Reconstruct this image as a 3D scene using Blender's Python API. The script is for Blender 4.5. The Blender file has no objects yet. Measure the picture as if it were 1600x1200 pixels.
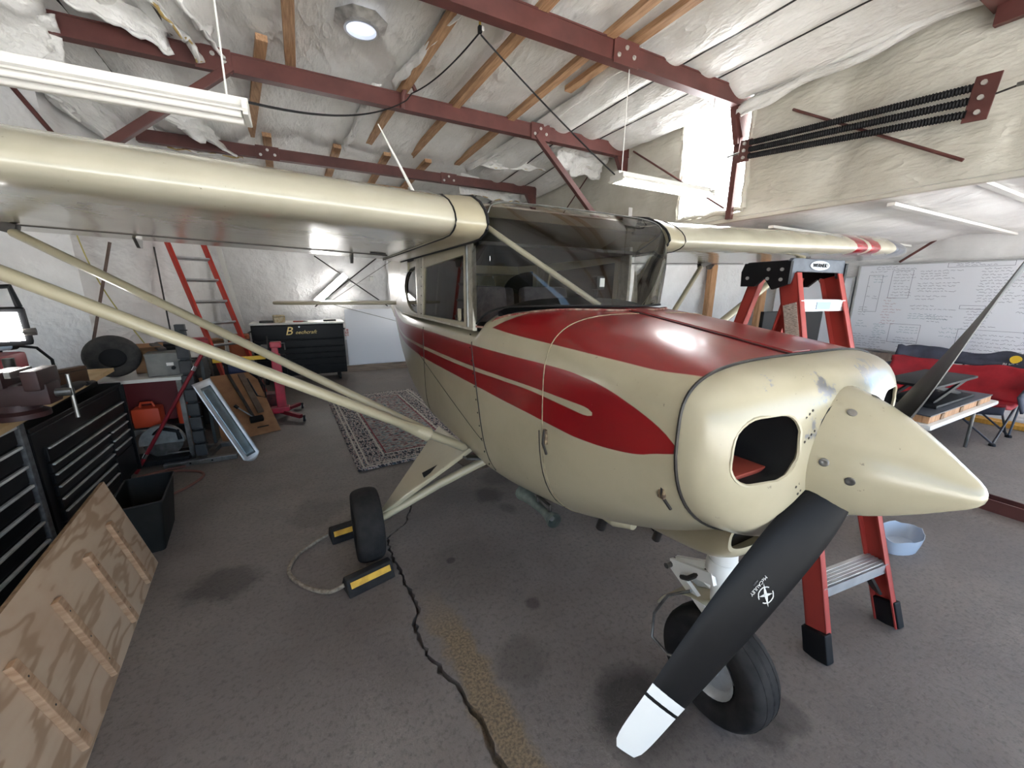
import bpy, bmesh, math, random
from mathutils import Matrix, Vector, noise
random.seed(7)
S = bpy.context.scene
COL = S.collection
PI = math.pi
R = math.radians

# ------------------------------------------------------------------ camera
cam_d = bpy.data.cameras.new('camera')
cam = bpy.data.objects.new('camera', cam_d)
COL.objects.link(cam)
S.camera = cam
cam_d.sensor_width = 36.0
cam_d.sensor_fit = 'HORIZONTAL'
cam_d.lens = 36.0 * 608.6 / 1600.0
cam_d.clip_start = 0.02
cam_d.clip_end = 300
yaw, pitch, roll = R(27.8), R(13.44), R(-0.42)
fw = Vector((math.sin(yaw)*math.cos(pitch), math.cos(yaw)*math.cos(pitch), -math.sin(pitch)))
q = fw.to_track_quat('-Z', 'Y')
cam.rotation_mode = 'QUATERNION'
from mathutils import Quaternion
cam.rotation_quaternion = q @ Quaternion((0, 0, 1), -roll)
cam.location = (-1.24, -0.19, 1.56)

# ------------------------------------------------------------------ world, sun, daylight
W = bpy.data.worlds.new('world')
S.world = W
W.use_nodes = True
wn = W.node_tree.nodes
wl = W.node_tree.links
bgn = wn['Background']
sky = wn.new('ShaderNodeTexSky')
sky.sky_type = 'HOSEK_WILKIE'
sky.sun_direction = (0.35, -0.55, 0.75)
sky.turbidity = 3.0
hsv = wn.new('ShaderNodeHueSaturation')
hsv.inputs['Saturation'].default_value = 1.05
wl.new(sky.outputs[0], hsv.inputs['Color'])
wl.new(hsv.outputs[0], bgn.inputs[0])
bgn.inputs[1].default_value = 9.5
sun_d = bpy.data.lights.new('sun', 'SUN')
sun_d.energy = 36.0
sun_d.angle = R(1.0)
sun_d.color = (1.0, 0.985, 0.965)
sun = bpy.data.objects.new('sun', sun_d)
COL.objects.link(sun)
sun.rotation_euler = Vector((-0.25, 0.30, -0.92)).to_track_quat('-Z', 'Y').to_euler()

S.view_settings.view_transform = 'Standard'
S.view_settings.look = 'None'
S.view_settings.gamma = 1.0
S.view_settings.use_curve_mapping = False
S.view_settings.exposure = 0.68

# ------------------------------------------------------------------ material helpers
def srgb(r, g, b):
    def f(c):
        c /= 255.0
        return c/12.92 if c <= 0.04045 else ((c+0.055)/1.055)**2.4
    return (f(r), f(g), f(b), 1.0)

def newmat(name, col, rough=0.5, metal=0.0, coat=0.0, spec=0.5):
    m = bpy.data.materials.new(name)
    m.use_nodes = True
    b = m.node_tree.nodes['Principled BSDF']
    b.inputs['Base Color'].default_value = col
    b.inputs['Roughness'].default_value = rough
    b.inputs['Metallic'].default_value = metal
    b.inputs['Coat Weight'].default_value = coat
    b.inputs['Coat Roughness'].default_value = 0.15
    b.inputs['Specular IOR Level'].default_value = spec
    return m

def nd(m, t, **kw):
    n = m.node_tree.nodes.new(t)
    for k, v in kw.items():
        setattr(n, k, v)
    return n
def lk(m, a, b): m.node_tree.links.new(a, b)
def bsdf(m): return m.node_tree.nodes['Principled BSDF']
def objco(m):
    # world position: things are never scaled, so relief keeps its size everywhere
    g = nd(m, 'ShaderNodeNewGeometry')
    return g.outputs['Position']
def noise_tex(m, scale, detail=4, rough=0.55, vec=None, stretch=None):
    v = vec or objco(m)
    if stretch:
        mp = nd(m, 'ShaderNodeMapping')
        mp.inputs['Scale'].default_value = stretch
        lk(m, v, mp.inputs[0]); v = mp.outputs[0]
    n = nd(m, 'ShaderNodeTexNoise')
    n.inputs['Scale'].default_value = scale
    n.inputs['Detail'].default_value = detail
    n.inputs['Roughness'].default_value = rough
    lk(m, v, n.inputs['Vector'])
    return n.outputs['Fac']
def ramp(m, fac, stops):
    r = nd(m, 'ShaderNodeValToRGB')
    e = r.color_ramp.elements
    while len(e) > 1: e.remove(e[0])
    e[0].position = stops[0][0]; e[0].color = stops[0][1]
    for p, c in stops[1:]:
        k = e.new(p); k.color = c
    lk(m, fac, r.inputs[0])
    return r.outputs[0]
def mixc(m, fac, a, b, mode='MIX'):
    x = nd(m, 'ShaderNodeMix', data_type='RGBA', blend_type=mode)
    for sock, v in ((x.inputs[0], fac), (x.inputs[6], a), (x.inputs[7], b)):
        if hasattr(v, 'links'): lk(m, v, sock)
        else: sock.default_value = v
    return x.outputs[2]
def math_(m, op, a, b=None, c=None, clamp=False):
    x = nd(m, 'ShaderNodeMath', operation=op, use_clamp=clamp)
    for i, v in enumerate((a, b, c)):
        if v is None: continue
        if hasattr(v, 'links'): lk(m, v, x.inputs[i])
        else: x.inputs[i].default_value = v
    return x.outputs[0]
def bump(m, fac, strength=0.3, dist=0.01):
    b = nd(m, 'ShaderNodeBump')
    b.inputs['Strength'].default_value = strength
    b.inputs['Distance'].default_value = dist
    lk(m, fac, b.inputs['Height'])
    lk(m, b.outputs[0], bsdf(m).inputs['Normal'])
def mottled(name, c1, c2, scale=6, rough=0.5, metal=0, bumpk=0, coat=0, stretch=None, detail=4, lo=.35, hi=.65, spec=.5):
    m = newmat(name, c1, rough, metal, coat, spec)
    f = noise_tex(m, scale, detail, stretch=stretch)
    lk(m, ramp(m, f, [(lo, c1), (hi, c2)]), bsdf(m).inputs['Base Color'])
    if bumpk: bump(m, f, bumpk, 0.01)
    return m
def emis(name, col, strength):
    m = newmat(name, col, 0.5)
    bsdf(m).inputs['Emission Color'].default_value = col
    bsdf(m).inputs['Emission Strength'].default_value = strength
    return m

# ------------------------------------------------------------------ mesh helpers
class MB:
    def __init__(s): s.v = []; s.f = []; s.mi = []; s.cur = 0
    def add(s, vs, fs):
        o = len(s.v)
        s.v.extend(Vector(p) for p in vs)
        for f in fs:
            s.f.append([i+o for i in f]); s.mi.append(s.cur)
        return s
    def box(s, c, d, rot=None, bev=0.0, M=None):
        bm = bmesh.new()
        bmesh.ops.create_cube(bm, size=1.0)
        for v in bm.verts: v.co = Vector((v.co.x*d[0], v.co.y*d[1], v.co.z*d[2]))
        if bev > 0:
            bmesh.ops.bevel(bm, geom=list(bm.edges), offset=min(bev, min(d)*.45), segments=2, affect='EDGES', profile=.6)
        T = Matrix.Translation(c)
        if rot is not None:
            T = T @ (rot.to_4x4() if isinstance(rot, Matrix) else Matrix.Rotation(rot[2], 4, 'Z') @ Matrix.Rotation(rot[1], 4, 'Y') @ Matrix.Rotation(rot[0], 4, 'X'))
        if M is not None: T = M @ T
        s._bm(bm, T); return s
    def _bm(s, bm, T=None):
        bm.verts.index_update()
        vs = [(T @ v.co) if T is not None else v.co.copy() for v in bm.verts]
        s.add(vs, [[v.index for v in f.verts] for f in bm.faces])
        bm.free()
    def bar(s, a, b, w, h=None, up=(0, 0, 1), bev=0.0):
        a = Vector(a); b = Vector(b); h = h or w
        d = (b-a); L = d.length; d.normalize()
        up = Vector(up)
        if abs(d.dot(up)) > .98: up = Vector((1, 0, 0))
        x = d.cross(up).normalized(); z = x.cross(d).normalized()
        M = Matrix((x, d, z)).transposed()
        return s.box((a+b)/2, (w, L, h), rot=M, bev=bev)
    def tube(s, pts, r, n=10, cap=True, closed=False):
        pts = [Vector(p) for p in pts]
        rs = r if isinstance(r, (list, tuple)) else [r]*len(pts)
        rings = []
        N = len(pts)
        prev = None
        for i, p in enumerate(pts):
            if closed: t = (pts[(i+1) % N]-pts[i-1])
            else: t = pts[min(i+1, N-1)]-pts[max(i-1, 0)]
            t.normalize()
            if prev is None:
                u = t.cross(Vector((0, 0, 1)))
                if u.length < 1e-3: u = t.cross(Vector((1, 0, 0)))
            else:
                u = prev - t*prev.dot(t)
            u.normalize(); prev = u
            w = t.cross(u)
            rings.append([p + (u*math.cos(2*PI*k/n)+w*math.sin(2*PI*k/n))*rs[i] for k in range(n)])
        return s.loft(rings, cap=cap, closed=closed)
    def loft(s, rings, cap=True, closed=False, wrap=True):
        n = len(rings[0]); N = len(rings)
        vs = [p for rg in rings for p in rg]
        fs = []
        for i in range(N if closed else N-1):
            j = (i+1) % N
            for k in range(n if wrap else n-1):
                l = (k+1) % n
                fs.append([i*n+k, i*n+l, j*n+l, j*n+k])
        if cap and not closed and wrap:
            fs.append(list(range(n))[::-1]); fs.append([(N-1)*n+k for k in range(n)])
        return s.add(vs, fs)
    def lathe(s, prof, c, axis='z', n=24, M=None, cap=True):
        c = Vector(c)
        rings = []
        for h, r in prof:
            ring = []
            for k in range(n):
                a = 2*PI*k/n; x, y = r*math.cos(a), r*math.sin(a)
                p = {'z': (x, y, h), 'y': (x, h, y), 'x': (h, x, y)}[axis]
                p = Vector(p)
                if M is not None: p = M @ p
                ring.append(c+p)
            rings.append(ring)
        return s.loft(rings, cap=cap)
    def prism(s, poly, axis, a, b):
        # poly: 2D points in the plane normal to axis; a..b thickness along it
        def P(u, v, t): return {'x': (t, u, v), 'y': (u, t, v), 'z': (u, v, t)}[axis]
        n = len(poly)
        vs = [P(u, v, a) for u, v in poly]+[P(u, v, b) for u, v in poly]
        fs = [list(range(n))[::-1], list(range(n, 2*n))]
        for k in range(n): fs.append([k, (k+1) % n, n+(k+1) % n, n+k])
        return s.add(vs, fs)
    def grid(s, fn, nu, nv, thick=0):
        vs = [fn(i/(nu-1), j/(nv-1)) for j in range(nv) for i in range(nu)]
        fs = [[j*nu+i, j*nu+i+1, (j+1)*nu+i+1, (j+1)*nu+i] for j in range(nv-1) for i in range(nu-1)]
        return s.add(vs, fs)
    def xf(s, M):
        s.v = [M @ p for p in s.v]; return s

def obj(name, mb, mat, parent=None, smooth=False, mods=(), auto=40):
    """one mesh object from world-space geometry; its origin sits at its own centre"""
    lo = Vector([min(p[i] for p in mb.v) for i in range(3)])
    hi = Vector([max(p[i] for p in mb.v) for i in range(3)])
    c = (lo+hi)/2
    if parent is None: c.z = lo.z
    me = bpy.data.meshes.new(name)
    me.from_pydata([p-c for p in mb.v], [], mb.f)
    mats = mat if isinstance(mat, (list, tuple)) else [mat]
    for m in mats: me.materials.append(m)
    if len(mats) > 1:
        for p, k in zip(me.polygons, mb.mi): p.material_index = k
    bm = bmesh.new(); bm.from_mesh(me)
    bmesh.ops.recalc_face_normals(bm, faces=bm.faces)
    if smooth:
        ca = math.cos(R(auto))
        for f in bm.faces: f.smooth = True
        for e in bm.edges:
            if len(e.link_faces) == 2 and e.link_faces[0].normal.dot(e.link_faces[1].normal) < ca: e.smooth = False
    bm.to_mesh(me); bm.free()
    o = bpy.data.objects.new(name, me)
    COL.objects.link(o)
    if parent is not None:
        o.parent = parent
        o.location = c - wloc(parent)
    else:
        o.location = c
    for t, kw in mods:
        md = o.modifiers.new(t.lower(), t)
        for k, v in kw.items(): setattr(md, k, v)
    return o
def wloc(o):
    v = Vector(o.location)
    while o.parent is not None:
        o = o.parent; v = v+Vector(o.location)
    return v
def tag(o, label, cat, group=None):
    o['label'] = label; o['category'] = cat
    if group: o['group'] = group
    return o
def thing(name, label, cat, loc=(0, 0, 0), group=None):
    o = bpy.data.objects.new(name, None)
    o.empty_display_size = 0.1
    COL.objects.link(o); o.location = loc
    return tag(o, label, cat, group)
def struct(name, mb, mat, smooth=False, parent=None, **k):
    o = obj(name, mb, mat, parent, smooth, **k)
    if parent is None: o['kind'] = 'structure'
    return o
def dup(root, loc, rotz=0, label=None, group=None):
    def cp(o, par):
        c = o.copy(); COL.objects.link(c); c.parent = par
        for ch in list(o.children): cp(ch, c)
        return c
    r = cp(root, None); r.location = loc; r.rotation_euler = (0, 0, rotz)
    if label: r['label'] = label
    if group: r['group'] = group
    return r
def text_mesh(body, size, mat, M, name, parent=None, extrude=0.0006, align='CENTER', shear=0, space=1.0):
    cu = bpy.data.curves.new('t', 'FONT')
    cu.body = body; cu.size = size; cu.extrude = extrude; cu.align_x = align; cu.align_y = 'CENTER'
    cu.shear = shear; cu.resolution_u = 2; cu.space_line = space
    o = bpy.data.objects.new('t', cu); COL.objects.link(o)
    dg = bpy.context.evaluated_depsgraph_get()
    me = bpy.data.meshes.new_from_object(o.evaluated_get(dg))
    bpy.data.objects.remove(o)
    mb = MB(); mb.add([M @ v.co for v in me.vertices], [list(p.vertices) for p in me.polygons])
    bpy.data.meshes.remove(me)
    return obj(name, mb, mat, parent)
def frame(o, x, y):
    """4x4 with local x, y along the given directions"""
    x = Vector(x).normalized(); z = x.cross(Vector(y)).normalized(); y = z.cross(x)
    M = Matrix((x, y, z)).transposed().to_4x4(); M.translation = Vector(o); return M
def lerp(a, b, t): return a+(b-a)*t
def interp(tab, x):
    """smooth (monotone cosine-free cubic) interpolation of rows (x, a, b, ...)"""
    n = len(tab)
    if x <= tab[0][0]: return tab[0][1:]
    if x >= tab[-1][0]: return tab[-1][1:]
    for i in range(n-1):
        if tab[i][0] <= x <= tab[i+1][0]: break
    x0, x1 = tab[i][0], tab[i+1][0]; h = x1-x0; t = (x-x0)/h
    out = []
    for c in range(1, len(tab[0])):
        y0, y1 = tab[i][c], tab[i+1][c]
        d = (y1-y0)/h
        dm = (y0-tab[i-1][c])/(x0-tab[i-1][0]) if i > 0 else d
        dp = (tab[i+2][c]-y1)/(tab[i+2][0]-x1) if i < n-2 else d
        m0 = 0 if dm*d <= 0 else 2*dm*d/(dm+d)
        m1 = 0 if dp*d <= 0 else 2*dp*d/(dp+d)
        out.append((2*t**3-3*t*t+1)*y0+(t**3-2*t*t+t)*h*m0+(-2*t**3+3*t*t)*y1+(t**3-t*t)*h*m1)
    return out
def nz(x, y, z, s): return noise.noise(Vector((x*s, y*s, z*s)))

# ------------------------------------------------------------------ materials
CREAMC = srgb(176, 167, 141)
REDC = srgb(150, 22, 28)
def paint(name, base, rough=.28, dirt=.5):
    m = newmat(name, base, rough, 0, .35)
    f = noise_tex(m, 3.2, 6, .62)
    g = noise_tex(m, 34, 5, .7)
    dark = (base[0]*.72, base[1]*.69, base[2]*.62, 1)
    c = mixc(m, math_(m, 'MULTIPLY', ramp(m, f, [(.42, (0, 0, 0, 1)), (.75, (1, 1, 1, 1))]), dirt), base, dark)
    chips = ramp(m, g, [(.685, (0, 0, 0, 1)), (.70, (1, 1, 1, 1))])
    c = mixc(m, math_(m, 'MULTIPLY', chips, .6), c, (.12, .10, .08, 1))
    lk(m, c, bsdf(m).inputs['Base Color'])
    bump(m, noise_tex(m, 5.5, 3), .05, .02)
    return m
M_CREAM = paint('cream_paint', CREAMC)
M_RED = paint('red_paint', REDC, .3, .35)
M_WHITEP = newmat('white_enamel', srgb(226, 224, 218), .35, 0, .2)
M_BLACK = newmat('black_plastic', srgb(20, 20, 22), .55, spec=.25)
M_BLACKG = newmat('black_gloss_paint', srgb(8, 8, 10), .32, spec=.18)
M_RUBBER = mottled('tyre_rubber', srgb(32, 31, 31), srgb(47, 45, 44), 14, .75, spec=.15)
M_RUBGRY = mottled('rubber_worn', srgb(38, 37, 37), srgb(58, 56, 54), 20, .8)
M_STEEL = mottled('bare_steel', srgb(150, 150, 148), srgb(110, 108, 104), 12, .35, .9)
M_ALU = mottled('aluminium', srgb(206, 208, 210), srgb(182, 184, 186), 9, .3, .5)
M_CHROME = newmat('chrome', srgb(220, 222, 226), .12, 1)
M_DARKST = mottled('dark_steel', srgb(52, 50, 50), srgb(72, 68, 64), 12, .5, .6)
M_BOLT = newmat('zinc_bolt', srgb(205, 205, 200), .35, .7)
M_BEAM = mottled('red_oxide_primer', srgb(98, 55, 50), srgb(82, 45, 41), 5, .5, 0, .05)
M_WOODB = mottled('rough_pine', srgb(186, 148, 112), srgb(150, 112, 80), 5, .7, 0, .15, stretch=(14, 1, 14))
M_WOODX = mottled('pine_stud', srgb(196, 152, 112), srgb(160, 116, 78), 5, .7, 0, .15, stretch=(14, 14, 1))
M_PLYE = mottled('plywood_edge', srgb(150, 120, 88), srgb(112, 84, 58), 30, .75, stretch=(1, 1, 6))
M_FERED = newmat('fibreglass_red', srgb(164, 58, 50), .5)
M_PIPE = newmat('seal_black', srgb(16, 16, 17), .6)
M_WHITE = newmat('white_gloss_sheet', srgb(232, 234, 240), .22, 0, .3)
M_PAPER = newmat('paper_white', srgb(232, 230, 224), .8)
M_INK = newmat('marker_ink', srgb(46, 52, 84), .7)
M_INKR = newmat('marker_red', srgb(150, 50, 58), .7)
M_INKG = newmat('marker_teal', srgb(40, 112, 124), .7)
M_INTER = mottled('cabin_trim_grey', srgb(70, 68, 66), srgb(56, 54, 52), 9, .85)
M_DARK = newmat('engine_bay_black', srgb(10, 10, 11), .7)

def glass(name, tint, rough=0.0, ior=1.25):
    m = bpy.data.materials.new(name); m.use_nodes = True
    n = m.node_tree.nodes; n.remove(n['Principled BSDF'])
    out = n['Material Output']
    tr = nd(m, 'ShaderNodeBsdfTransparent'); tr.inputs[0].default_value = tint
    gl = nd(m, 'ShaderNodeBsdfGlossy'); gl.inputs['Roughness'].default_value = rough
    fr = nd(m, 'ShaderNodeFresnel'); fr.inputs[0].default_value = ior
    mx = nd(m, 'ShaderNodeMixShader')
    lk(m, fr.outputs[0], mx.inputs[0]); lk(m, tr.outputs[0], mx.inputs[1]); lk(m, gl.outputs[0], mx.inputs[2])
    lk(m, mx.outputs[0], out.inputs[0])
    return m
M_GLASS = glass('perspex', (.84, .85, .84, 1), .02, 1.5)

def insul(name, c1, c2, amt=.55, sc=7.0):
    m = newmat(name, c1, .42, 0, 0, .5)
    a = noise_tex(m, 2.2, 5, .6)
    w1 = noise_tex(m, sc*.55, 4, .6, stretch=(1, .35, 1))
    crease = math_(m, 'POWER', math_(m, 'SUBTRACT', 1.0, math_(m, 'ABSOLUTE', math_(m, 'MULTIPLY_ADD', w1, 4.0, -2.0)), clamp=True), 2.5)
    b_ = math_(m, 'ADD', noise_tex(m, sc, 7, .66, stretch=(1, .42, 1)), math_(m, 'MULTIPLY', crease, .55))
    c = ramp(m, a, [(.3, c1), (.7, c2)])
    lk(m, c, bsdf(m).inputs['Base Color'])
    bump(m, b_, amt, .05)
    return m
M_INS = insul('vinyl_insulation', srgb(240, 239, 236), srgb(224, 222, 217))
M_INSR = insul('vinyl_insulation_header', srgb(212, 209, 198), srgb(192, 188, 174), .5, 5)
M_INSW = insul('vinyl_wall', srgb(238, 237, 236), srgb(220, 218, 216), .45, 4)
M_FLUFF = mottled('yellow_fibreglass_wool', srgb(196, 172, 110), srgb(158, 132, 84), 30, .95, 0, .4)

# concrete floor
M_FLOOR = newmat('oily_concrete', srgb(104, 96, 90), .62)
def _floor():
    m = M_FLOOR
    a = noise_tex(m, .9, 8, .62)
    b_ = noise_tex(m, 46, 6, .7)
    c_ = noise_tex(m, 4.5, 6, .6)
    col = ramp(m, a, [(.3, srgb(96, 88, 84)), (.5, srgb(118, 110, 105)), (.72, srgb(138, 129, 122))])
    col = mixc(m, math_(m, 'MULTIPLY', ramp(m, c_, [(.5, (0, 0, 0, 1)), (.68, (1, 1, 1, 1))]), .35), col, srgb(102, 91, 85))
    col = mixc(m, math_(m, 'MULTIPLY', ramp(m, b_, [(.35, (1, 1, 1, 1)), (.5, (0, 0, 0, 1))]), .6), col, srgb(80, 73, 69))
    col = mixc(m, ramp(m, b_, [(.70, (0, 0, 0, 1)), (.74, (1, 1, 1, 1))]), col, srgb(196, 188, 178))
    # oil stains at their own places
    geo = nd(m, 'ShaderNodeNewGeometry')
    for (x, y, r, k, jag) in FLOOR_STAINS:
        jag *= 2.2
        d = nd(m, 'ShaderNodeVectorMath', operation='DISTANCE')
        lk(m, geo.outputs['Position'], d.inputs[0]); d.inputs[1].default_value = (x, y, 0)
        dd = math_(m, 'ADD', d.outputs['Value'], math_(m, 'MULTIPLY', math_(m, 'SUBTRACT', c_, .5), jag))
        mk = ramp(m, math_(m, 'DIVIDE', dd, r*1.25, clamp=True), [(.55, (1, 1, 1, 1)), (.95, (0, 0, 0, 1))])
        col = mixc(m, math_(m, 'MULTIPLY', mk, k), col, srgb(30, 26, 25))
    # worn aggregate patch along the crack
    sx = nd(m, 'ShaderNodeSeparateXYZ'); lk(m, geo.outputs['Position'], sx.inputs[0])
    px = math_(m, 'ADD', sx.outputs['X'], math_(m, 'MULTIPLY', math_(m, 'SUBTRACT', noise_tex(m, 7, 5), .5), .16))
    cx = math_(m, 'MULTIPLY_ADD', sx.outputs['Y'], -0.07, -0.695)
    d1 = math_(m, 'ABSOLUTE', math_(m, 'SUBTRACT', px, cx))
    mk = ramp(m, d1, [(.05, (1, 1, 1, 1)), (.085, (0, 0, 0, 1))])
    mk = math_(m, 'MULTIPLY', mk, ramp(m, math_(m, 'MULTIPLY', sx.outputs['Y'], .5), [(.62, (1, 1, 1, 1)), (.80, (0, 0, 0, 1))]))
    agg = mixc(m, ramp(m, noise_tex(m, 90, 3), [(.4, (0, 0, 0, 1)), (.6, (1, 1, 1, 1))]), srgb(138, 120, 96), srgb(100, 86, 70))
    col = mixc(m, mk, col, agg)
    lk(m, col, bsdf(m).inputs['Base Color'])
    bump(m, math_(m, 'ADD', b_, math_(m, 'MULTIPLY', c_, .6)), .7, .008)
    rr = ramp(m, a, [(.3, (.5, .5, .5, 1)), (.7, (.72, .72, .72, 1))])
    lk(m, rr, bsdf(m).inputs['Roughness'])
FLOOR_STAINS = [(-.10, 2.35, .11, .55, .10), (.08, 2.60, .14, .45, .1), (-1.78, 2.15, .16, .55, .16), (-.27, .62, .17, .75, .10), (.10, .36, .09, .6, .05),
                (-.55, 1.0, .12, .35, .12), (.22, .34, .07, .5, .05), (-.05, 2.1, .07, .4, .08), (-.35, 1.25, .04, .6, .03), (-.62, 1.75, .025, .7, .02), (-1.3, 2.7, .2, .3, .25), (-.55, 1.6, .3, .22, .3)]
_floor()
# ================================================================== FLOOR
CR = [(-.46, 3.10), (-0.477, 3.017), (-0.598, 2.692), (-0.702, 2.407), (-0.77, 2.252), (-0.85, 2.195), (-0.919, 2.137), (-0.92, 2.023), (-0.915, 1.876), (-0.902, 1.75), (-0.908, 1.677), (-0.884, 1.552), (-0.895, 1.455), (-0.925, 1.398), (-0.916, 1.283), (-0.912, 1.212), (-0.888, 1.138), (-0.871, 1.078), (-0.849, 1.024), (-0.842, 0.968), (-0.822, 0.898), (-0.818, 0.833), (-0.806, 0.791), (-0.811, 0.737), (-0.803, 0.684), (-.79, .4), (-.76, 0), (-.7, -.6), (-.72, -1.4), (-.66, -2.2), (-.68, -3.3)]
def fine(pts):
    out = []
    for i in range(len(pts)-1):
        a, b = Vector(pts[i]), Vector(pts[i+1])
        n = max(1, int((b-a).length/.022))
        for k in range(n):
            p = a.lerp(b, k/n)
            j = .010 if 0 < i else 0
            out.append((p.x+random.uniform(-j, j), p.y))
    out.append(pts[-1]); return out
crk = fine(CR)
X0, X1, Y0, Y1 = -6.5, 6.5, -3.3, 8.2
mb = MB()
cl, crr = [], []
nC = len(crk)
for i, (x, y) in enumerate(crk):
    t = 1-max(0, min(1, (y-.6)/2.4))
    w = (.003+.012*t)*random.uniform(.55, 1.35)
    if i == 0: w = 0.0005
    cl.append((x-w, y)); crr.append((x+w, y))
ytop = crk[0][1]
def flat(poly, z=0): 
    mb.add([(a, b, z) for a, b in poly], [list(range(len(poly)))])
# strips between crack edge and slab edge, left and right
for i in range(nC-1):
    mb.add([(cl[i][0], cl[i][1], 0), (X0, cl[i][1], 0), (X0, cl[i+1][1], 0), (cl[i+1][0], cl[i+1][1], 0)], [[0, 1, 2, 3]])
    mb.add([(crr[i][0], crr[i][1], 0), (X1, crr[i][1], 0), (X1, crr[i+1][1], 0), (crr[i+1][0], crr[i+1][1], 0)], [[0, 1, 2, 3]])
    for A in (cl, crr):
        mb.add([(A[i][0], A[i][1], 0), (A[i+1][0], A[i+1][1], 0), (A[i+1][0], A[i+1][1], -.05), (A[i][0], A[i][1], -.05)], [[0, 1, 2, 3]])
flat([(X0, ytop), (X1, ytop), (X1, 5.55), (X0, 5.55)])
flat([(X0, 5.562), (X1, 5.562), (X1, Y1), (X0, Y1)])
flat([(X0, Y0), (X1, Y0), (X1, Y1), (X0, Y1)], -.05)
floor = struct('floor', mb, M_FLOOR)
floor['label'] = 'stained grey brown concrete floor with a jagged crack'
M_APRON = mottled('bounce_apron_concrete', srgb(184, 183, 180), srgb(166, 165, 162), 1.2, .8)
mb = MB().box((0, -16.3, -.05), (60, 26, .08)); mb.box((18.6, 3.2, -.05), (24, 13, .08))
struct('floor_bounce_apron', mb, M_APRON)  # unseen ground outside the opening, added to bounce sunlight up to the ceiling

# ================================================================== WALLS (vinyl faced insulation, slightly billowed)
def billow_wall(name, a, b, z0, z1, mat, amp=.03, lobe=.9, n=None, hole=None, nrm=1, thick=.08, seed=0):
    a = Vector((a[0], a[1], 0)); b = Vector((b[0], b[1], 0))
    L = (b-a).length; d = (b-a)/L; nv = Vector((-d.y, d.x, 0))*nrm
    nu = max(6, int(L/.07)); nvv = max(6, int((z1-z0)/.09))
    def P(u, v):
        s_ = u*L; z = lerp(z0, z1, v)
        edge = min(1, 6*min(u, 1-u, v, 1-v)*max(1, L/3))
        k = abs(math.sin(PI*(s_+seed)/lobe))**.7
        w = amp*(k-.5)+.6*amp*nz(s_*1.2+seed, z*.5, seed, 2.2)+.35*amp*nz(s_+seed, z*.9, 3, 7)
        return a+d*s_+nv*(w*edge)+Vector((0, 0, z))
    vs = []; fs = []
    m_ = MB()
    for j in range(nvv+1):
        for i in range(nu+1): vs.append(P(i/nu, j/nvv))
    for j in range(nvv):
        for i in range(nu):
            if hole:
                s_ = (i+.5)/nu*L; z = lerp(z0, z1, (j+.5)/nvv)
                if hole[0] < s_ < hole[1] and hole[2] < z < hole[3]: continue
            fs.append([j*(nu+1)+i, j*(nu+1)+i+1, (j+1)*(nu+1)+i+1, (j+1)*(nu+1)+i])
    m_.add(vs, fs)
    o = struct(name, m_, mat, smooth=True, auto=80)
    return o
billow_wall('wall_back', (-2.55, 8.08), (3.0, 8.08), 0, 3.75, M_INSW, .05, 1.4, nrm=-1)
billow_wall('wall_left', (-3.05, 4.85), (-2.5, 8.1), 0, 3.75, M_INSW, .05, 1.2)
billow_wall('wall_left_bay', (-6.4, 4.85), (-3.0, 4.85), 0, 3.75, M_INSW, .05, 1.3, nrm=-1)
billow_wall('wall_left_end', (-6.4, -3.2), (-6.4, 4.9), 0, 3.75, M_INSW, .05, 1.3)
billow_wall('wall_right', (2.97, 4.2), (2.97, 8.1), 0, 3.75, M_INSR, .05, 1.3)
billow_wall('wall_right_bay', (2.9, 4.22), (6.4, 4.22), 0, 2.7, M_INSW, .07, .8, nrm=-1)
billow_wall('wall_right_end', (6.35, -.1), (6.35, 4.3), 0, 2.75, M_INSW, .04, 1.1)
# header wall above the wing bay, with the window hole
WY0, WY1, WZ0, WZ1 = 2.60, 3.44, 2.42, 3.46
hy0 = -3.2
mbh = []
billow_wall('wall_header', (2.97, hy0), (2.97, 4.25), 2.31, 3.75, M_INSR, .05, 1.0, hole=(WY0-hy0, WY1-hy0, WZ0, WZ1))
mb = MB()
mb.box((2.99, .52, 2.33), (.06, 7.4, .05), bev=.02)
struct('trim_1', mb, M_INSR, smooth=True)
billow_wall('wall_front', (-6.4, -3.2), (-4.0, -3.2), 0, 3.75, M_INSW, .04, 1.2)
mb = MB().box((1.2, -3.25, 3.2), (10.4, .1, 1.15))
struct('wall_front_header', mb, M_INSW)

# window: translucent panel in its torn-edged opening
M_WIN = emis('daylit_panel', (.97, .98, 1.0, 1), 9.0)
win = struct('window_1', MB().box((3.03, (WY0+WY1)/2, (WZ0+WZ1)/2), (.02, WY1-WY0+.12, WZ1-WZ0+.12)), M_WIN)
win['label'] = 'blown out daylit window panel high in the header wall'
mb = MB()
for (ya, za, yb, zb) in ((WY0, WZ0, WY0, WZ1), (WY1, WZ0, WY1, WZ1), (WY0, WZ0, WY1, WZ0)):
    n = 16; pts = []; rs = []
    for i in range(n+1):
        t = i/n
        pts.append((2.965+.012*nz(t*9, ya, za, 1), lerp(ya, yb, t)+.02*nz(t*7, za, 2, 1), lerp(za, zb, t)+.02*nz(t*7, ya, 5, 1)))
        rs.append(.028+.014*nz(t*11, 3, ya, 1))
    mb.tube(pts, rs, 8)
obj('torn_edge', mb, M_INSR, win, smooth=True)

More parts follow.
